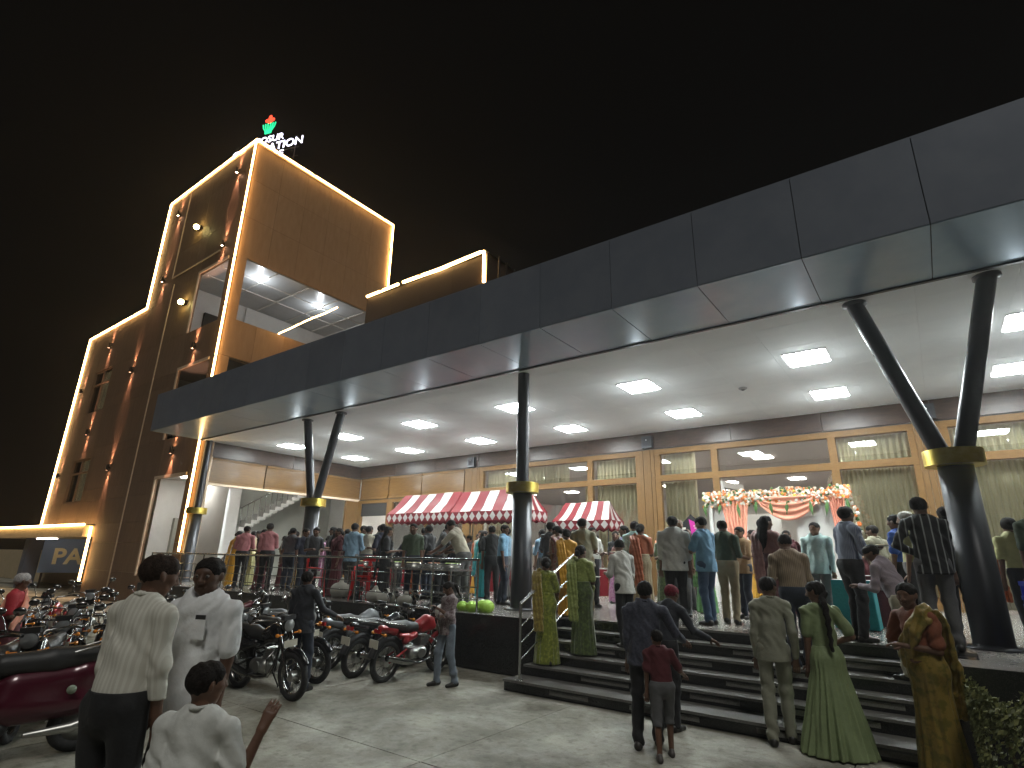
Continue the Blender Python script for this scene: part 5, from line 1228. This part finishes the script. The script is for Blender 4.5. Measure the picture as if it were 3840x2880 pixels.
bike('black motorbike low in the dark cluster near the maroon scooter', M_BLK, (-8.4, 2.5, .0), -30)
bike('maroon motorbike beside the red scarfed woman', M_MARP, (-10.6, 1.9, .0), 20)
bike('black motorbike farther off under the orange wall', M_BLK, (-12.7, 5.4, .0), -30)
bike('red motorbike farthest off toward the gate rope light', M_REDP, (-13.9, 4.2, .0), -40)
bike('black motorbike farthest off near the parking sign', M_BLK, (-15.4, 5.2, .0), -20)
for (x_, y_, rz_, pt_, lb_) in ((-9.9, 3.7, -18, M_BLK, 'black motorbike wedged between two others in the dark cluster'), (-10.3, 5.0, -25, M_MARP, 'maroon tanked motorbike behind the striped white shirt'), (-11.9, 4.7, -10, M_BLK, 'black motorbike in the third row of the cluster'), (-9.0, 1.8, -35, M_BLUP, 'navy motorbike at the near end of the cluster'),
                              (-11.3, 2.9, -5, M_REDP, 'red tanked motorbike left of the gold lit wall'), (-12.4, 3.4, -30, M_BLK, 'black motorbike behind the woman in the red scarf'), (-9.9, 5.7, 15, M_SILP, 'silver motorbike leaning toward the porch wall'), (-11.2, 5.6, -5, M_BLK, 'black motorbike under the tower sconces'), (-7.9, 1.9, -40, M_BLK, 'black motorbike right behind the scooter seat'), (-13.2, 2.4, -15, M_BLK, 'black motorbike at the outer edge of the parking row'), (-9.2, 5.1, -8, M_BLK, 'black motorbike showing its headlamp beside the half sleeved man')):
    bike(lb_, pt_, (x_, y_, 0), rz_, 5)
bike('grey motorbike below the porch platform end', M_SILP, (-10.3, 6.9, .0), 80, 6)
bike('dark motorbike below the forked column', M_BLK, (-9.55, 6.5, .0), 60, 6)
bike('maroon motorbike between the cluster and the porch wall', M_MARP, (-11.8, 6.6, .0), 70, 6)

# ---- near maroon scooter, seen from behind its right side (front to the picture's edge)
sc_ = empty('scooter', (-7.25, 1.88, 0), R(-104), 'maroon scooter with long black seat and round badge at the very edge', 'scooter')
sc_.scale = (1.15, 1.15, 1.15)
blob('body_shell', [((-.10, 0, .50), (-.62, 0, .56), .17, .13, .05, .8), ((-.05, .02, .40), (-.50, 0, .40), .15, .13, .05), ((-.55, 0, .60), (-.82, 0, .66), .11, .05, .04)], M_MARP, sc_, .014)
blob('seat', [((.02, 0, .70), (-.30, 0, .71), .09, .10, .03), ((-.30, 0, .72), (-.70, 0, .75), .10, .07, .03)], M_SEAT, sc_, .012)
blob('front_apron', [((.52, 0, .35), (.46, 0, .80), .12, .10, .04, 1.6), ((.46, 0, .82), (.44, 0, .98), .09, .07, .04)], M_MARP, sc_, .014)
blob('foot_board', [((.0, 0, .26), (.42, 0, .26), .10, .10, .03, 1.5)], M_PLAS, sc_, .016)
blob('front_mudguard', [((.60, 0, .44), (.74, 0, .40), .09, .06, .05)], M_MARP, sc_)
for x_ in (.64, -.56):
    w = empty('wheel', (x_, 0, .21)); w.parent = sc_
    MB().torus((0, 0, 0), .165, .05, 'y', 30, 10).build('tyre', M_TYRE, w); MB().lathe([(0, -.03), (.125, -.03), (.13, 0), (.125, .03), (0, .03)], n=24, axis='y').build('rim', M_ALU, w)
MB().tube([(.44, -.05, 1.0), (.36, -.30, 1.02), (.30, -.36, 1.0)], .014).tube([(.44, .05, 1.0), (.36, .30, 1.02), (.30, .36, 1.0)], .014).build('handlebar', M_BCHR, sc_)
for q in (-1, 1): MB().tube([(.40, .24 * q, 1.02), (.42, .30 * q, 1.18)], .006).ball((.42, .31 * q, 1.22), (.018, .06, .042)).build('mirror', M_BCHR, sc_)
MB().tube([(-.42, -.11, .78), (-.66, -.12, .84), (-.84, -.08, .87), (-.88, 0, .87), (-.84, .08, .87), (-.66, .12, .84), (-.42, .11, .78)], .012).build('grab_rail', M_BCHR, sc_)
MB().box((-.90, -.08, .58), (-.84, .08, .66)).build('tail_light', M_TAIL, sc_)
for q in (-1, 1): MB().lathe([(0, .0), (.035, .0), (.035, .006), (0, .008)], (-.45, .150 * q, .50), 16, axis='y').build('round_badge', mat('badge_grey_green', (.25, .3, .22), .4), sc_)
MB().tube([(-.2, .16, .2), (-.5, .17, .22), (-.75, .18, .30)], [.02, .04, .04], 12).build('silencer', M_ALU, sc_)

# ================================================================== PORCH FURNITURE
def rail(name, pts, zb, ht, label, posts, bars=3, r=.024):
    o = empty(name, pts[0], label=label, cat='railing'); P0 = Vector(pts[0])
    MB().tube([Vector(p) - P0 + Vector((0, 0, ht)) for p in pts], r, 10).build('top_rail', M_CHROME, o)
    for k in range(bars):
        z = ht * (.25 + .22 * k); MB().tube([Vector(p) - P0 + Vector((0, 0, z)) for p in pts], .010, 8).build('bar', M_CHROME, o)
    for (x, y, z) in posts: MB().rod((x - P0.x, y - P0.y, z - P0.z), (x - P0.x, y - P0.y, z - P0.z + ht), .021, n=12).lathe([(.05, 0), (.05, .008), (.0, .012)], (x - P0.x, y - P0.y, z - P0.z), 14).build('post', M_CHROME, o)
    return o
YR = 8.52
rail('porch_railing', [(-21.1, YR, PZ), (-7.02, YR, PZ)], PZ, .93, 'long stainless steel railing along the porch edge above the motorbikes', [(-7.05 - 1.17 * i, YR, PZ) for i in range(13)])
rail('porch_railing', [(.72, 8.0, PZ), (5.0, 8.0, PZ)], PZ, .95, 'stainless steel railing beyond the thick forked column', [(.74 + 1.1 * i, 8.0, PZ) for i in range(4)])
rail('stair_handrail', [(-5.32, 7.48, .15), (-5.32, 9.1, .90)], .15, 1.05, 'slanting stainless handrail at the foot of the steps', [(-5.32, 7.48, .15), (-5.32, 8.3, .53), (-5.32, 9.08, .88)])

M_REDS = mat('awning_red', (.14, .004, .009), .65, spec=.3); M_WHS = mat('awning_white', (.36, .355, .335), .6, bump=.2, scale=9, c2=(.41, .40, .38))
def stall(x0, x1, y0, y1, zb, zt, label, n, val=.34, ins=(.2, .2)):
    o = empty('food_stall', ((x0 + x1) / 2, (y0 + y1) / 2, PZ), label=label, cat='stall', group='red and white striped food stalls')
    ox, oy, oz = o.location; ym = (y0 + y1) / 2; il, ir = ins
    b = MB()
    def strip(pa, pb, pc, pd, k, mi):   # pa-pb lower edge, pc-pd ridge edge ; draped sub-quads
        vs = []
        for i in range(7):
            t = i / 6; dz = -.05 * math.sin(math.pi * t)
            for a, c in ((pa, pc), (pb, pd)):
                p = Vector(a).lerp(Vector(c), t); vs.append((p.x, p.y + .012 * math.sin(7 * t + k * 2.1), p.z + dz + .012 * math.sin(9 * t + k)))
        b.add(vs, [(2 * i, 2 * i + 1, 2 * i + 3, 2 * i + 2) for i in range(6)], mi, True)
    zv = zb + val
    for i in range(n):
        a, c = i / n, (i + 1) / n
        xa, xc = x0 + (x1 - x0) * a, x0 + (x1 - x0) * c; ra, rc_ = x0 + il + (x1 - x0 - il - ir) * a, x0 + il + (x1 - x0 - il - ir) * c
        strip((xa - ox, y0 - oy, zv - oz), (xc - ox, y0 - oy, zv - oz), (ra - ox, ym - oy, zt - oz), (rc_ - ox, ym - oy, zt - oz), i, i % 2)
        strip((xc - ox, y1 - oy, zv - oz), (xa - ox, y1 - oy, zv - oz), (rc_ - ox, ym - oy, zt - oz), (ra - ox, ym - oy, zt - oz), i, i % 2)
    for xs, xr in ((x0, x0 + il), (x1, x1 - ir)):
        for i in range(5):
            ya, yc = y0 + (y1 - y0) * i / 5, y0 + (y1 - y0) * (i + 1) / 5
            strip((xs - ox, ya - oy, zv - oz), (xs - ox, yc - oy, zv - oz), (xr - ox, ym - oy, zt - oz), (xr - ox, ym - oy, zt - oz), i, i % 2)
    b.build('striped_roof', [M_REDS, M_WHS], o)
    # valance with diamonds (printed cloth cut as scallops)
    b = MB(); nd = int((x1 - x0) / .26); d = MB()
    for sy, yy, dr in ((0, y0, -1), (1, y1, 1)):
        for i in range(nd):
            xa = x0 + (x1 - x0) * i / nd - ox; xc = x0 + (x1 - x0) * (i + 1) / nd - ox; xm = (xa + xc) / 2; y = yy - oy
            b.add([(xa, y, zv - oz), (xc, y, zv - oz), (xc, y, zb + .07 - oz), (xm, y, zb - oz), (xa, y, zb + .07 - oz)], [(0, 1, 2, 3, 4)])
            w = (xc - xa) * .42; zc = (zb + zv) / 2 + .02 - oz
            d.add([(xm - w, y + .006 * dr, zc), (xm, y + .006 * dr, zc - val * .42), (xm + w, y + .006 * dr, zc), (xm, y + .006 * dr, zc + val * .42)], [(0, 1, 2, 3)])
    nd2 = max(3, int((y1 - y0) / .26))
    for xx, dr in ((x0, -1), (x1, 1)):
        for i in range(nd2):
            ya = y0 + (y1 - y0) * i / nd2 - oy; yc = y0 + (y1 - y0) * (i + 1) / nd2 - oy; ymm = (ya + yc) / 2; x = xx - ox
            b.add([(x, ya, zv - oz), (x, yc, zv - oz), (x, yc, zb + .07 - oz), (x, ymm, zb - oz), (x, ya, zb + .07 - oz)], [(0, 1, 2, 3, 4)])
            w = (yc - ya) * .42; zc = (zb + zv) / 2 + .02 - oz
            d.add([(x + .006 * dr, ymm - w, zc), (x + .006 * dr, ymm, zc - val * .42), (x + .006 * dr, ymm + w, zc), (x + .006 * dr, ymm, zc + val * .42)], [(0, 1, 2, 3)])
    b.build('valance', M_REDS, o); tag(d.build('diamond_trim', M_WHS, o), kind='stuff')
    for x in (x0 + .05, x1 - .05):
        for y in (y0 + .05, y1 - .05): MB().rod((x - ox, y - oy, 0), (x - ox, y - oy, zv - oz), .022, n=8).build('pole', M_CHROME, o)
    # service counter
    MB().box((x0 + .15 - ox, ym - .35 - oy, .72), (x1 - .15 - ox, ym + .35 - oy, .76)).build('counter_top', M_WHS, o)
    n_ = int((x1 - x0 - .3) / .09); vs = []
    for i in range(n_ + 1):
        x = x0 + .15 + (x1 - x0 - .3) * i / n_ - ox
        for z in (0.01, .73): vs.append((x, ym - .36 - oy + .02 * math.sin(i * 1.9), z))
    MB().add(vs, [(2 * i, 2 * i + 2, 2 * i + 3, 2 * i + 1) for i in range(n_)], 0, True).build('counter_skirt', M_REDS, o)
stall(-15.85, -12.82, 13.9, 15.1, 2.98, 4.02, 'striped red and white food stall at the end away from the round column', 7, ins=(.25, .0))
stall(-12.80, -9.75, 13.9, 15.1, 2.95, 4.0, 'striped red and white food stall partly behind the single-post column', 7, ins=(.0, .25))
stall(-9.5, -7.55, 14.95, 15.95, 2.70, 3.58, 'smaller brighter red and white striped stall right of the round column', 8, .30)

# buffet tables with chafing dishes behind the railing
M_STEEL = mat('buffet_steel', (.6, .6, .58), .25, .9); M_CLOTH = cloth('table_linen', (.5, .49, .46))
def buffet(x, y, lab, cl=M_STEEL):
    o = empty('buffet_table', (x, y, PZ), label=lab, cat='table', group='steel buffet tables behind the railing')
    MB().box((-.85, -.32, .70), (.85, .32, .74)).build('tabletop', M_STEEL, o); MB().box((-.80, -.28, .26), (.80, .28, .28)).build('lower_shelf', M_STEEL, o)
    for i in (-1, 1):
        for j in (-1, 1): MB().rod((i * .8, j * .28, 0), (i * .8, j * .28, .70), .02, n=8).build('leg', M_STEEL, o)
    for i in range(3):
        c = empty('chafing_dish', (x - .55 + .55 * i, y, PZ + .742), label=['first', 'middle', 'last'][i] + ' steel chafing dish on the ' + lab, cat='serving dish', group='steel serving dishes on the buffet')
        MB().lathe([(0, 0), (.19, .0), (.21, .06), (.23, .10), (.21, .10), (.19, .03), (0, .02)], n=24).build('pan', M_STEEL, c)
        rr = random.Random(i + int(x * 10)); b = MB()
        for _ in range(16):
            a, q = rr.uniform(0, 6.28), rr.uniform(0, .15); b.ball((q * math.cos(a), q * math.sin(a), .09), (.04, .04, .03), 7, 5)
        tag(b.build('food', [mat('rice_food', (.55, .5, .25), .7), mat('curry_food', (.35, .12, .04), .6), mat('greens_food', (.2, .3, .06), .7)][i], c), kind='stuff')
for x, lb in ((-10.6, 'buffet table nearest the red chairs'), (-8.75, 'buffet table in front of the bending server')): buffet(x, 9.05 if x > -9 else 9.25, lb)

# red plastic chairs
M_REDC = mat('red_plastic', (.50, .02, .02), .35)
def chair(loc, rz, label, tilt=0):
    o = empty('plastic_chair', loc, rz, label, 'chair', 'red plastic chairs on the porch edge'); o.rotation_euler = (R(tilt), 0, rz)
    blob('seat', [((-.17, .16, .43), (.17, .16, .43), .03, .03, .02), ((-.18, -.16, .43), (.18, -.16, .43), .03, .03, .02), ((0, .14, .43), (0, -.14, .43), .16, .16, .02)], M_REDC, o, .014) if False else MB().box((-.21, -.21, .41), (.21, .21, .44)).build('seat', M_REDC, o)
    b = MB()
    for i in range(5):
        b.box((-.17 + i * .078, .20, .50), (-.13 + i * .078, .225, .80))
    b.box((-.2, .19, .80), (.2, .235, .88)); b.box((-.2, .19, .44), (.2, .225, .50)); b.build('backrest', M_REDC, o)
    for i in (-1, 1):
        for j in (-1, 1): MB().rod((i * .19, j * .19, .42), (i * .23, j * .24, 0), .026, .016, 8).build('leg', M_REDC, o)
        MB().tube([(i * .21, .2, .66), (i * .24, 0, .66), (i * .22, -.2, .62), (i * .21, -.2, .42)], .018).build('armrest', M_REDC, o)
chair((-10.85, 9.0, PZ), R(20), 'red plastic chair standing by the railing near the buffet')
chair((-10.8, 9.02, PZ + .09), R(20), 'red plastic chair stacked on another near the buffet')
chair((-12.6, 8.9, PZ), R(150), 'red plastic chair upright beside the forked column')

# sacks, vegetables on the edge
M_SACK = mat('white_sack', (.55, .54, .48), .8, bump=.5, scale=12)
for i, (x, y, w, hh, t) in enumerate(((-11.6, 8.95, .30, .42, 'tall'), (-9.75, 8.72, .36, .26, 'slumped'), (-9.2, 8.75, .28, .22, 'small'), (-10.2, 8.78, .24, .3, 'upright'))):
    s_ = blob('grain_sack', [((x - w * .4, y, PZ + hh * .4), (x + w * .4, y, PZ + hh * .45), hh * .42, hh * .38, .08), ((x, y, PZ + hh * .5), (x + .03, y, PZ + hh), hh * .3, .05, .06)], M_SACK, None, .02)
    tag(s_, t + ' white sack on the porch edge behind the railing bars', 'sack', 'white sacks on the porch edge')
M_CAB = mat('cabbage_green', (.35, .62, .06), .5, c2=(.50, .80, .14), scale=9, bump=.5)
for i, (x, y, r_, t) in enumerate(((-6.98, 8.72, .13, 'largest lime green cabbage at the foot of the round column'), (-6.86 - .42, 8.66, .11, 'lime green cabbage beside the largest one'), (-7.55, 8.7, .10, 'small lime green cabbage farthest from the column'), (-7.2, 8.9, .12, 'lime green cabbage behind the others'))):
    c = empty('cabbage', (x, y, PZ + r_ * .85), label=t, cat='cabbage', group='cabbages under the railing'); MB().ball((0, 0, 0), (r_, r_, r_ * .88), 16, 12).build('heart', M_CAB, c)
    for k in range(5):
        a = k * 1.257; F = Field((-r_ * 1.3,) * 3, (r_ * 1.3,) * 3, .012)
        F.ell((r_ * .1 * math.cos(a), r_ * .1 * math.sin(a), -.01), (r_ * 1.04, r_ * 1.04, r_ * .95)); F.ell((0, 0, 0), (r_ * .99, r_ * .99, r_ * .9), sub=True); F.cut((r_ * .45 * math.cos(a), r_ * .45 * math.sin(a), 0), (-math.cos(a), -math.sin(a), .25)); F.cut((0, 0, r_ * .75), (0, 0, 1))
        g = F.mesh()
        if g: link('outer_leaf', np_mesh('outer_leaf', [(g[0], g[1], 0)], [M_CAB]), None, c)

# tripod of the photographer
o = empty('camera_tripod', (-7.35, 11.3, PZ), label='black camera tripod before the photographer in light blue', cat='tripod')
for a in (0, 2.1, 4.2): MB().rod((0, 0, 1.1), (.4 * math.cos(a), .4 * math.sin(a), 0), .016, n=8).build('leg', M_PLAS, o)
MB().rod((0, 0, 1.0), (0, 0, 1.35), .02).box((-.07, -.05, 1.35), (.07, .05, 1.46)).rod((0, -.05, 1.40), (0, -.16, 1.40), .035, n=14).build('video_camera', M_PLAS, o)

# ---- flower arch at the door
ar = empty('flower_arch', (-3.25, 15.8, PZ), label='doorway arch topped with thick orange and white flower garland', cat='arch')
MB().box((-1.72, -.05, 2.62), (1.72, .05, 2.70)).build('beam', M_WHITEW, ar)
for x in (-1.62, 1.62): MB().box((x - .05, -.05, 0), (x + .05, .05, 2.62)).build('post', M_WHITEW, ar)
MB().box((-1.62, .06, 0), (-1.20, .09, 2.58)).build('backdrop_panel', M_WHITEW, ar); MB().box((.45, .06, 0), (1.60, .09, 2.58)).build('backdrop_panel', M_WHITEW, ar)
fmats = [mat('petal_white', (.75, .70, .62), .7), mat('petal_orange', (.72, .20, .04), .7), mat('petal_peach', (.72, .42, .26), .7), mat('petal_yellow', (.8, .6, .08), .7), mat('petal_leaf', (.06, .14, .03), .7)]
rr = random.Random(11); fb = MB()
def flower(x, y, z, r, mi):
    for k in range(5):
        a = k * 1.2566 + x * 9; fb.ball((x + r * .6 * math.cos(a), y - .01, z + r * .6 * math.sin(a)), (r * .55, r * .4, r * .55), 5, 4, mi)
    fb.ball((x, y - r * .35, z), (r * .4, r * .3, r * .4), 5, 4, mi)
for i in range(1700):
    x = rr.uniform(-1.78, 1.74); c = .02 * math.sin(x * 5); z = 2.62 + c + max(-.19, min(.19, rr.gauss(0, .10))); y = rr.uniform(-.20, .10)
    flower(x, y, z, rr.uniform(.022, .038), rr.choices([0, 1, 2, 3, 4], [.40, .24, .16, .03, .17])[0])
for i in range(60): flower(1.72 + rr.uniform(-.10, .12), rr.uniform(-.12, .05), rr.uniform(1.4, 2.5), rr.uniform(.03, .05), rr.choices([0, 1, 4], [.5, .25, .25])[0])
tag(fb.build('garland', fmats, ar), kind='stuff')
for i in range(9):
    x = -1.7 + i * .425 + rr.uniform(-.08, .08); vs = []; L = rr.uniform(.30, .44); w = .045; q = rr.uniform(-.06, .06)
    vs = [(x, -.22, 2.5), (x - w + q * .4, -.24, 2.5 - L * .45), (x + q, -.23, 2.5 - L), (x + w + q * .4, -.24, 2.5 - L * .45), (x + q * .4, -.265, 2.5 - L * .45)]
    MB().add(vs, [(0, 1, 4), (1, 2, 4), (2, 3, 4), (3, 0, 4)], 0, True).build('hanging_leaf', fmats[4], ar)
def drape(x0, x1, ztop, zb0, zb1, nm='drape', swag=False):
    n = 46; m = 14; vs = []
    for i in range(n + 1):
        t = i / n
        for j in range(m + 1):
            u = j / m
            if swag:
                d_ = 4 * t * (1 - t); z = ztop - u * (.06 + .55 * d_); y = -.14 - .06 * math.sin(u * 22) * d_ - .05 * d_
                x = x0 + (x1 - x0) * t
            else:
                pin = 1 - .55 * math.sin(math.pi * min(1, u * 1.1)) if u < .9 else .75
                x = (x0 + x1) / 2 + (t - .5) * (x1 - x0) * (1 - .45 * math.sin(math.pi * u * .8)); z = ztop - u * (ztop - (zb0 + (zb1 - zb0) * t)); y = -.12 + .03 * math.sin(t * 40)
            vs.append((x, y, z))
    MB().add(vs, [(i * (m + 1) + j, (i + 1) * (m + 1) + j, (i + 1) * (m + 1) + j + 1, i * (m + 1) + j + 1) for i in range(n) for j in range(m)], 0, True).build(nm, CORAL, ar)
drape(-1.32, -.58, 2.6, .3, .3); drape(-.42, 1.12, 2.62, 0, 0, 'swag_drape', True); drape(1.25, 1.62, 2.6, .6, .6)

# ---- diamond poster, side table with teal cloth
po = empty('diamond_poster', (-4.9, 14.2, PZ + 1.72), label='tilted black poster with magenta triangle behind the bald guest', cat='poster')
MB().add([(-.42, 0, 0), (.0, 0, -.40), (.42, 0, 0), (0, 0, .40)], [(0, 1, 2, 3)]).add([(-.42, .02, 0), (.0, .02, -.40), (.42, .02, 0), (0, .02, .40)], [(3, 2, 1, 0)]).build('board', M_PLAS, po)
MB().add([(-.05, -.004, .28), (.02, -.004, -.30), (.36, -.004, .0), (.22, -.004, .14)], [(0, 1, 2, 3)]).build('magenta_print', mat('magenta_print', (.62, .03, .35), .5), po)
b = MB(); [b.box((.06 + .02 * i, -.008, .10 - .05 * i), (.24 - .01 * i, -.005, .125 - .05 * i)) for i in range(2)]; b.box((-.26, -.008, -.06), (-.14, -.005, .08)); b.build('print_marks', mat('print_pale', (.7, .68, .6), .5), po)
MB().rod((0, .03, -1.7), (0, .03, -.2), .02).build('stand', M_PLAS, po)
def cloth_table(x, y, w, d, h, mcl, mtop, label):
    o = empty('side_table', (x, y, PZ), label=label, cat='table'); MB().box((-w / 2, -d / 2, h - .03), (w / 2, d / 2, h)).build('tabletop', mtop, o)
    n = 60; vs = []; per = 2 * (w + d)
    for i in range(n + 1):
        t = i / n * per
        if t < w: p = (-w / 2 + t, -d / 2)
        elif t < w + d: p = (w / 2, -d / 2 + t - w)
        elif t < 2 * w + d: p = (w / 2 - (t - w - d), d / 2)
        else: p = (-w / 2, d / 2 - (t - 2 * w - d))
        f = 1 + .02 * math.sin(i * 2.1)
        vs += [(p[0] * 1.01, p[1] * 1.01, h - .005), (p[0] * f * 1.08, p[1] * f * 1.08, .02)]
    MB().add(vs, [(2 * i, 2 * i + 1, 2 * i + 3, 2 * i + 2) for i in range(n)], 0, True).build('table_skirt', mcl, o)
    for i in (-1, 1):
        for j in (-1, 1): MB().box((i * (w / 2 - .05) - .02, j * (d / 2 - .05) - .02, 0), (i * (w / 2 - .05) + .02, j * (d / 2 - .05) + .02, h - .03)).build('leg', M_PLAS, o)
    return o
cloth_table(-1.22, 11.0, .55, .5, .74, TEAL, M_WHS, 'small table in teal cloth beyond the striped shirt man')
cloth_table(-.75, 11.9, .8, .6, .80, MAROON, M_WHS, 'small white topped table in maroon cloth by the curtains')
for i, (x, y) in enumerate(((-.85, 11.8), (-.62, 12.0))):
    c = empty('paper_stack', (x, y, PZ + .802), label=['stack of paper plates on the maroon table', 'second lower stack of paper plates on the maroon table'][i], cat='plates'); MB().lathe([(0, 0), (.10, 0), (.12, .08 - .03 * i), (0, .08 - .03 * i)], n=20).build('plates', M_PLATE, c)

# ---- blue crates beyond the thick column
M_BCR = mat('blue_crate_plastic', (.012, .03, .30), .45)
def crate(loc, label):
    o = empty('plastic_crate', loc, R(4), label, 'crate', 'blue crates beyond the thick column')
    b = MB(); L, W_, H_ = .29, .20, .27
    for y in (-W_, W_):
        for z in (.0, .085, .17, .235): b.box((-L, y - .012, z), (L, y + .012, z + (.045 if z else .03)))
        for x in (-L, -.1, .1, L - .03): b.box((x, y - .016, 0), (x + .03, y + .016, H_))
    for x in (-L, L):
        for z in (.0, .085, .235): b.box((x - .012, -W_, z), (x + .012, W_, z + .045))
    b.box((-L, -W_, 0), (L, W_, .012)); tag(b.build('shell', M_BCR, o), kind='stuff')
    return o
for i in range(3):
    for j in range(2): crate((.95 + j * .62, 8.35, PZ + .275 * i), ['bottom', 'middle', 'top'][i] + ' blue crate in the stack %s the column' % ('next to' if j == 0 else 'farther from'))
tb = blob('tied_bundle', [((.78, 8.02, PZ + .12), (.95, 8.02, PZ + .14), .10, .11, .05)], mat('teal_white_bundle', (.18, .30, .28), .7, c2=(.6, .65, .6), scale=30, kind='stripe', lo=.4, hi=.6), None, .014); tag(tb, 'round teal and white striped bundle at the foot of the thick column', 'bundle')

# ---- hedge bush at the corner
bu = empty('bush', (.70, 6.85, 0), label='clipped green bush in the dark corner below the thick column', cat='bush')
rr = random.Random(5); b = MB()
for i in range(9000):
    x, y = rr.uniform(-.72, 1.4), rr.uniform(-.45, .5); ztop = .78 + .06 * math.sin(x * 7 + y * 5) + .05 * math.sin(x * 17)
    z = ztop - abs(rr.gauss(0, .12)) if rr.random() < .6 else rr.uniform(.1, ztop)
    if rr.random() < .4: y = -.45 + abs(rr.gauss(0, .04))
    elif rr.random() < .2: x = -.72 + abs(rr.gauss(0, .05))
    s_ = rr.uniform(.018, .035); a = Vector((rr.gauss(0, 1), rr.gauss(0, 1), rr.gauss(0, .6))).normalized(); c = a.orthogonal().normalized(); d_ = a.cross(c)
    p = Vector((x, y, z)); b.add([p - c * s_, p + d_ * s_ * .45, p + c * s_, p - d_ * s_ * .45], [(0, 1, 2, 3)], rr.choice([0, 0, 1]))
tag(b.build('foliage', [mat('leaf_dark', (.10, .115, .04), .55), mat('leaf_light', (.24, .25, .10), .5)], bu), kind='stuff')
for i in range(5): MB().tube([(-.5 + i * .4, 0, 0), (-.48 + i * .4, .03, .3), (-.52 + i * .42, -.02, .65)], .014, 6).build('stem', mat('bark', (.08, .05, .03), .8), bu)

# ---- helmets lying on bikes
for i, (p, m_, lb) in enumerate((((-6.95, 7.5, .98), mat('helmet_white', (.55, .55, .50), .3), 'white helmet hung on the red motorbike handlebar'), ((-9.45, 4.2, 1.05), M_BLK, 'black helmet on a motorbike mirror in the dark cluster'))):
    hl = empty('helmet', p, label=lb, cat='helmet')
    F = Field((-.17,) * 3, (.17,) * 3, .01); F.ell((0, 0, 0), (.135, .125, .13)); F.ell((0, 0, -.03), (.115, .105, .115), sub=True); F.cut((0, 0, -.09), (0, 0, -1)); F.ell((.13, 0, -.01), (.08, .09, .05), sub=True); g = F.mesh()
    link('shell', np_mesh('shell', [(g[0], g[1], 0)], [m_]), None, hl); MB().torus((0, 0, -.095), .115, .008, 'z', 20, 6).build('rim', M_PLAS, hl)
# shirt pocket with a phone on the near man
sc9 = 1.86 / 1.7
k_ = MB(); k_.box((-.135 * sc9, .128 * sc9, 1.20 * sc9), (-.045 * sc9, .140 * sc9, 1.31 * sc9)); k_.build('shirt_pocket', cloth('close_white_two', (.95, .96, .97)), man59)
MB().box((-.125 * sc9, .131 * sc9, 1.26 * sc9), (-.06 * sc9, .1385 * sc9, 1.335 * sc9)).build('pocket_phone', M_PLAS, man59)

# ---- haze box added to put a soft glow around the lamps
hz = MB().box((-60, -3, -1), (30, 45, 27)).build('haze', None); tag(hz, kind='stuff')
hm_ = bpy.data.materials.new('glow_haze'); hm_.use_nodes = True; n_ = hm_.node_tree.nodes; l_ = hm_.node_tree.links
for x_ in list(n_):
    if x_.type != 'OUTPUT_MATERIAL': n_.remove(x_)
pv = n_.new('ShaderNodeVolumePrincipled'); pv.inputs['Color'].default_value = (.9, .9, .9, 1); pv.inputs['Density'].default_value = .0014; pv.inputs['Anisotropy'].default_value = .75
l_.new(pv.outputs[0], [x_ for x_ in n_ if x_.type == 'OUTPUT_MATERIAL'][0].inputs['Volume'])
hz.data.materials.append(hm_)
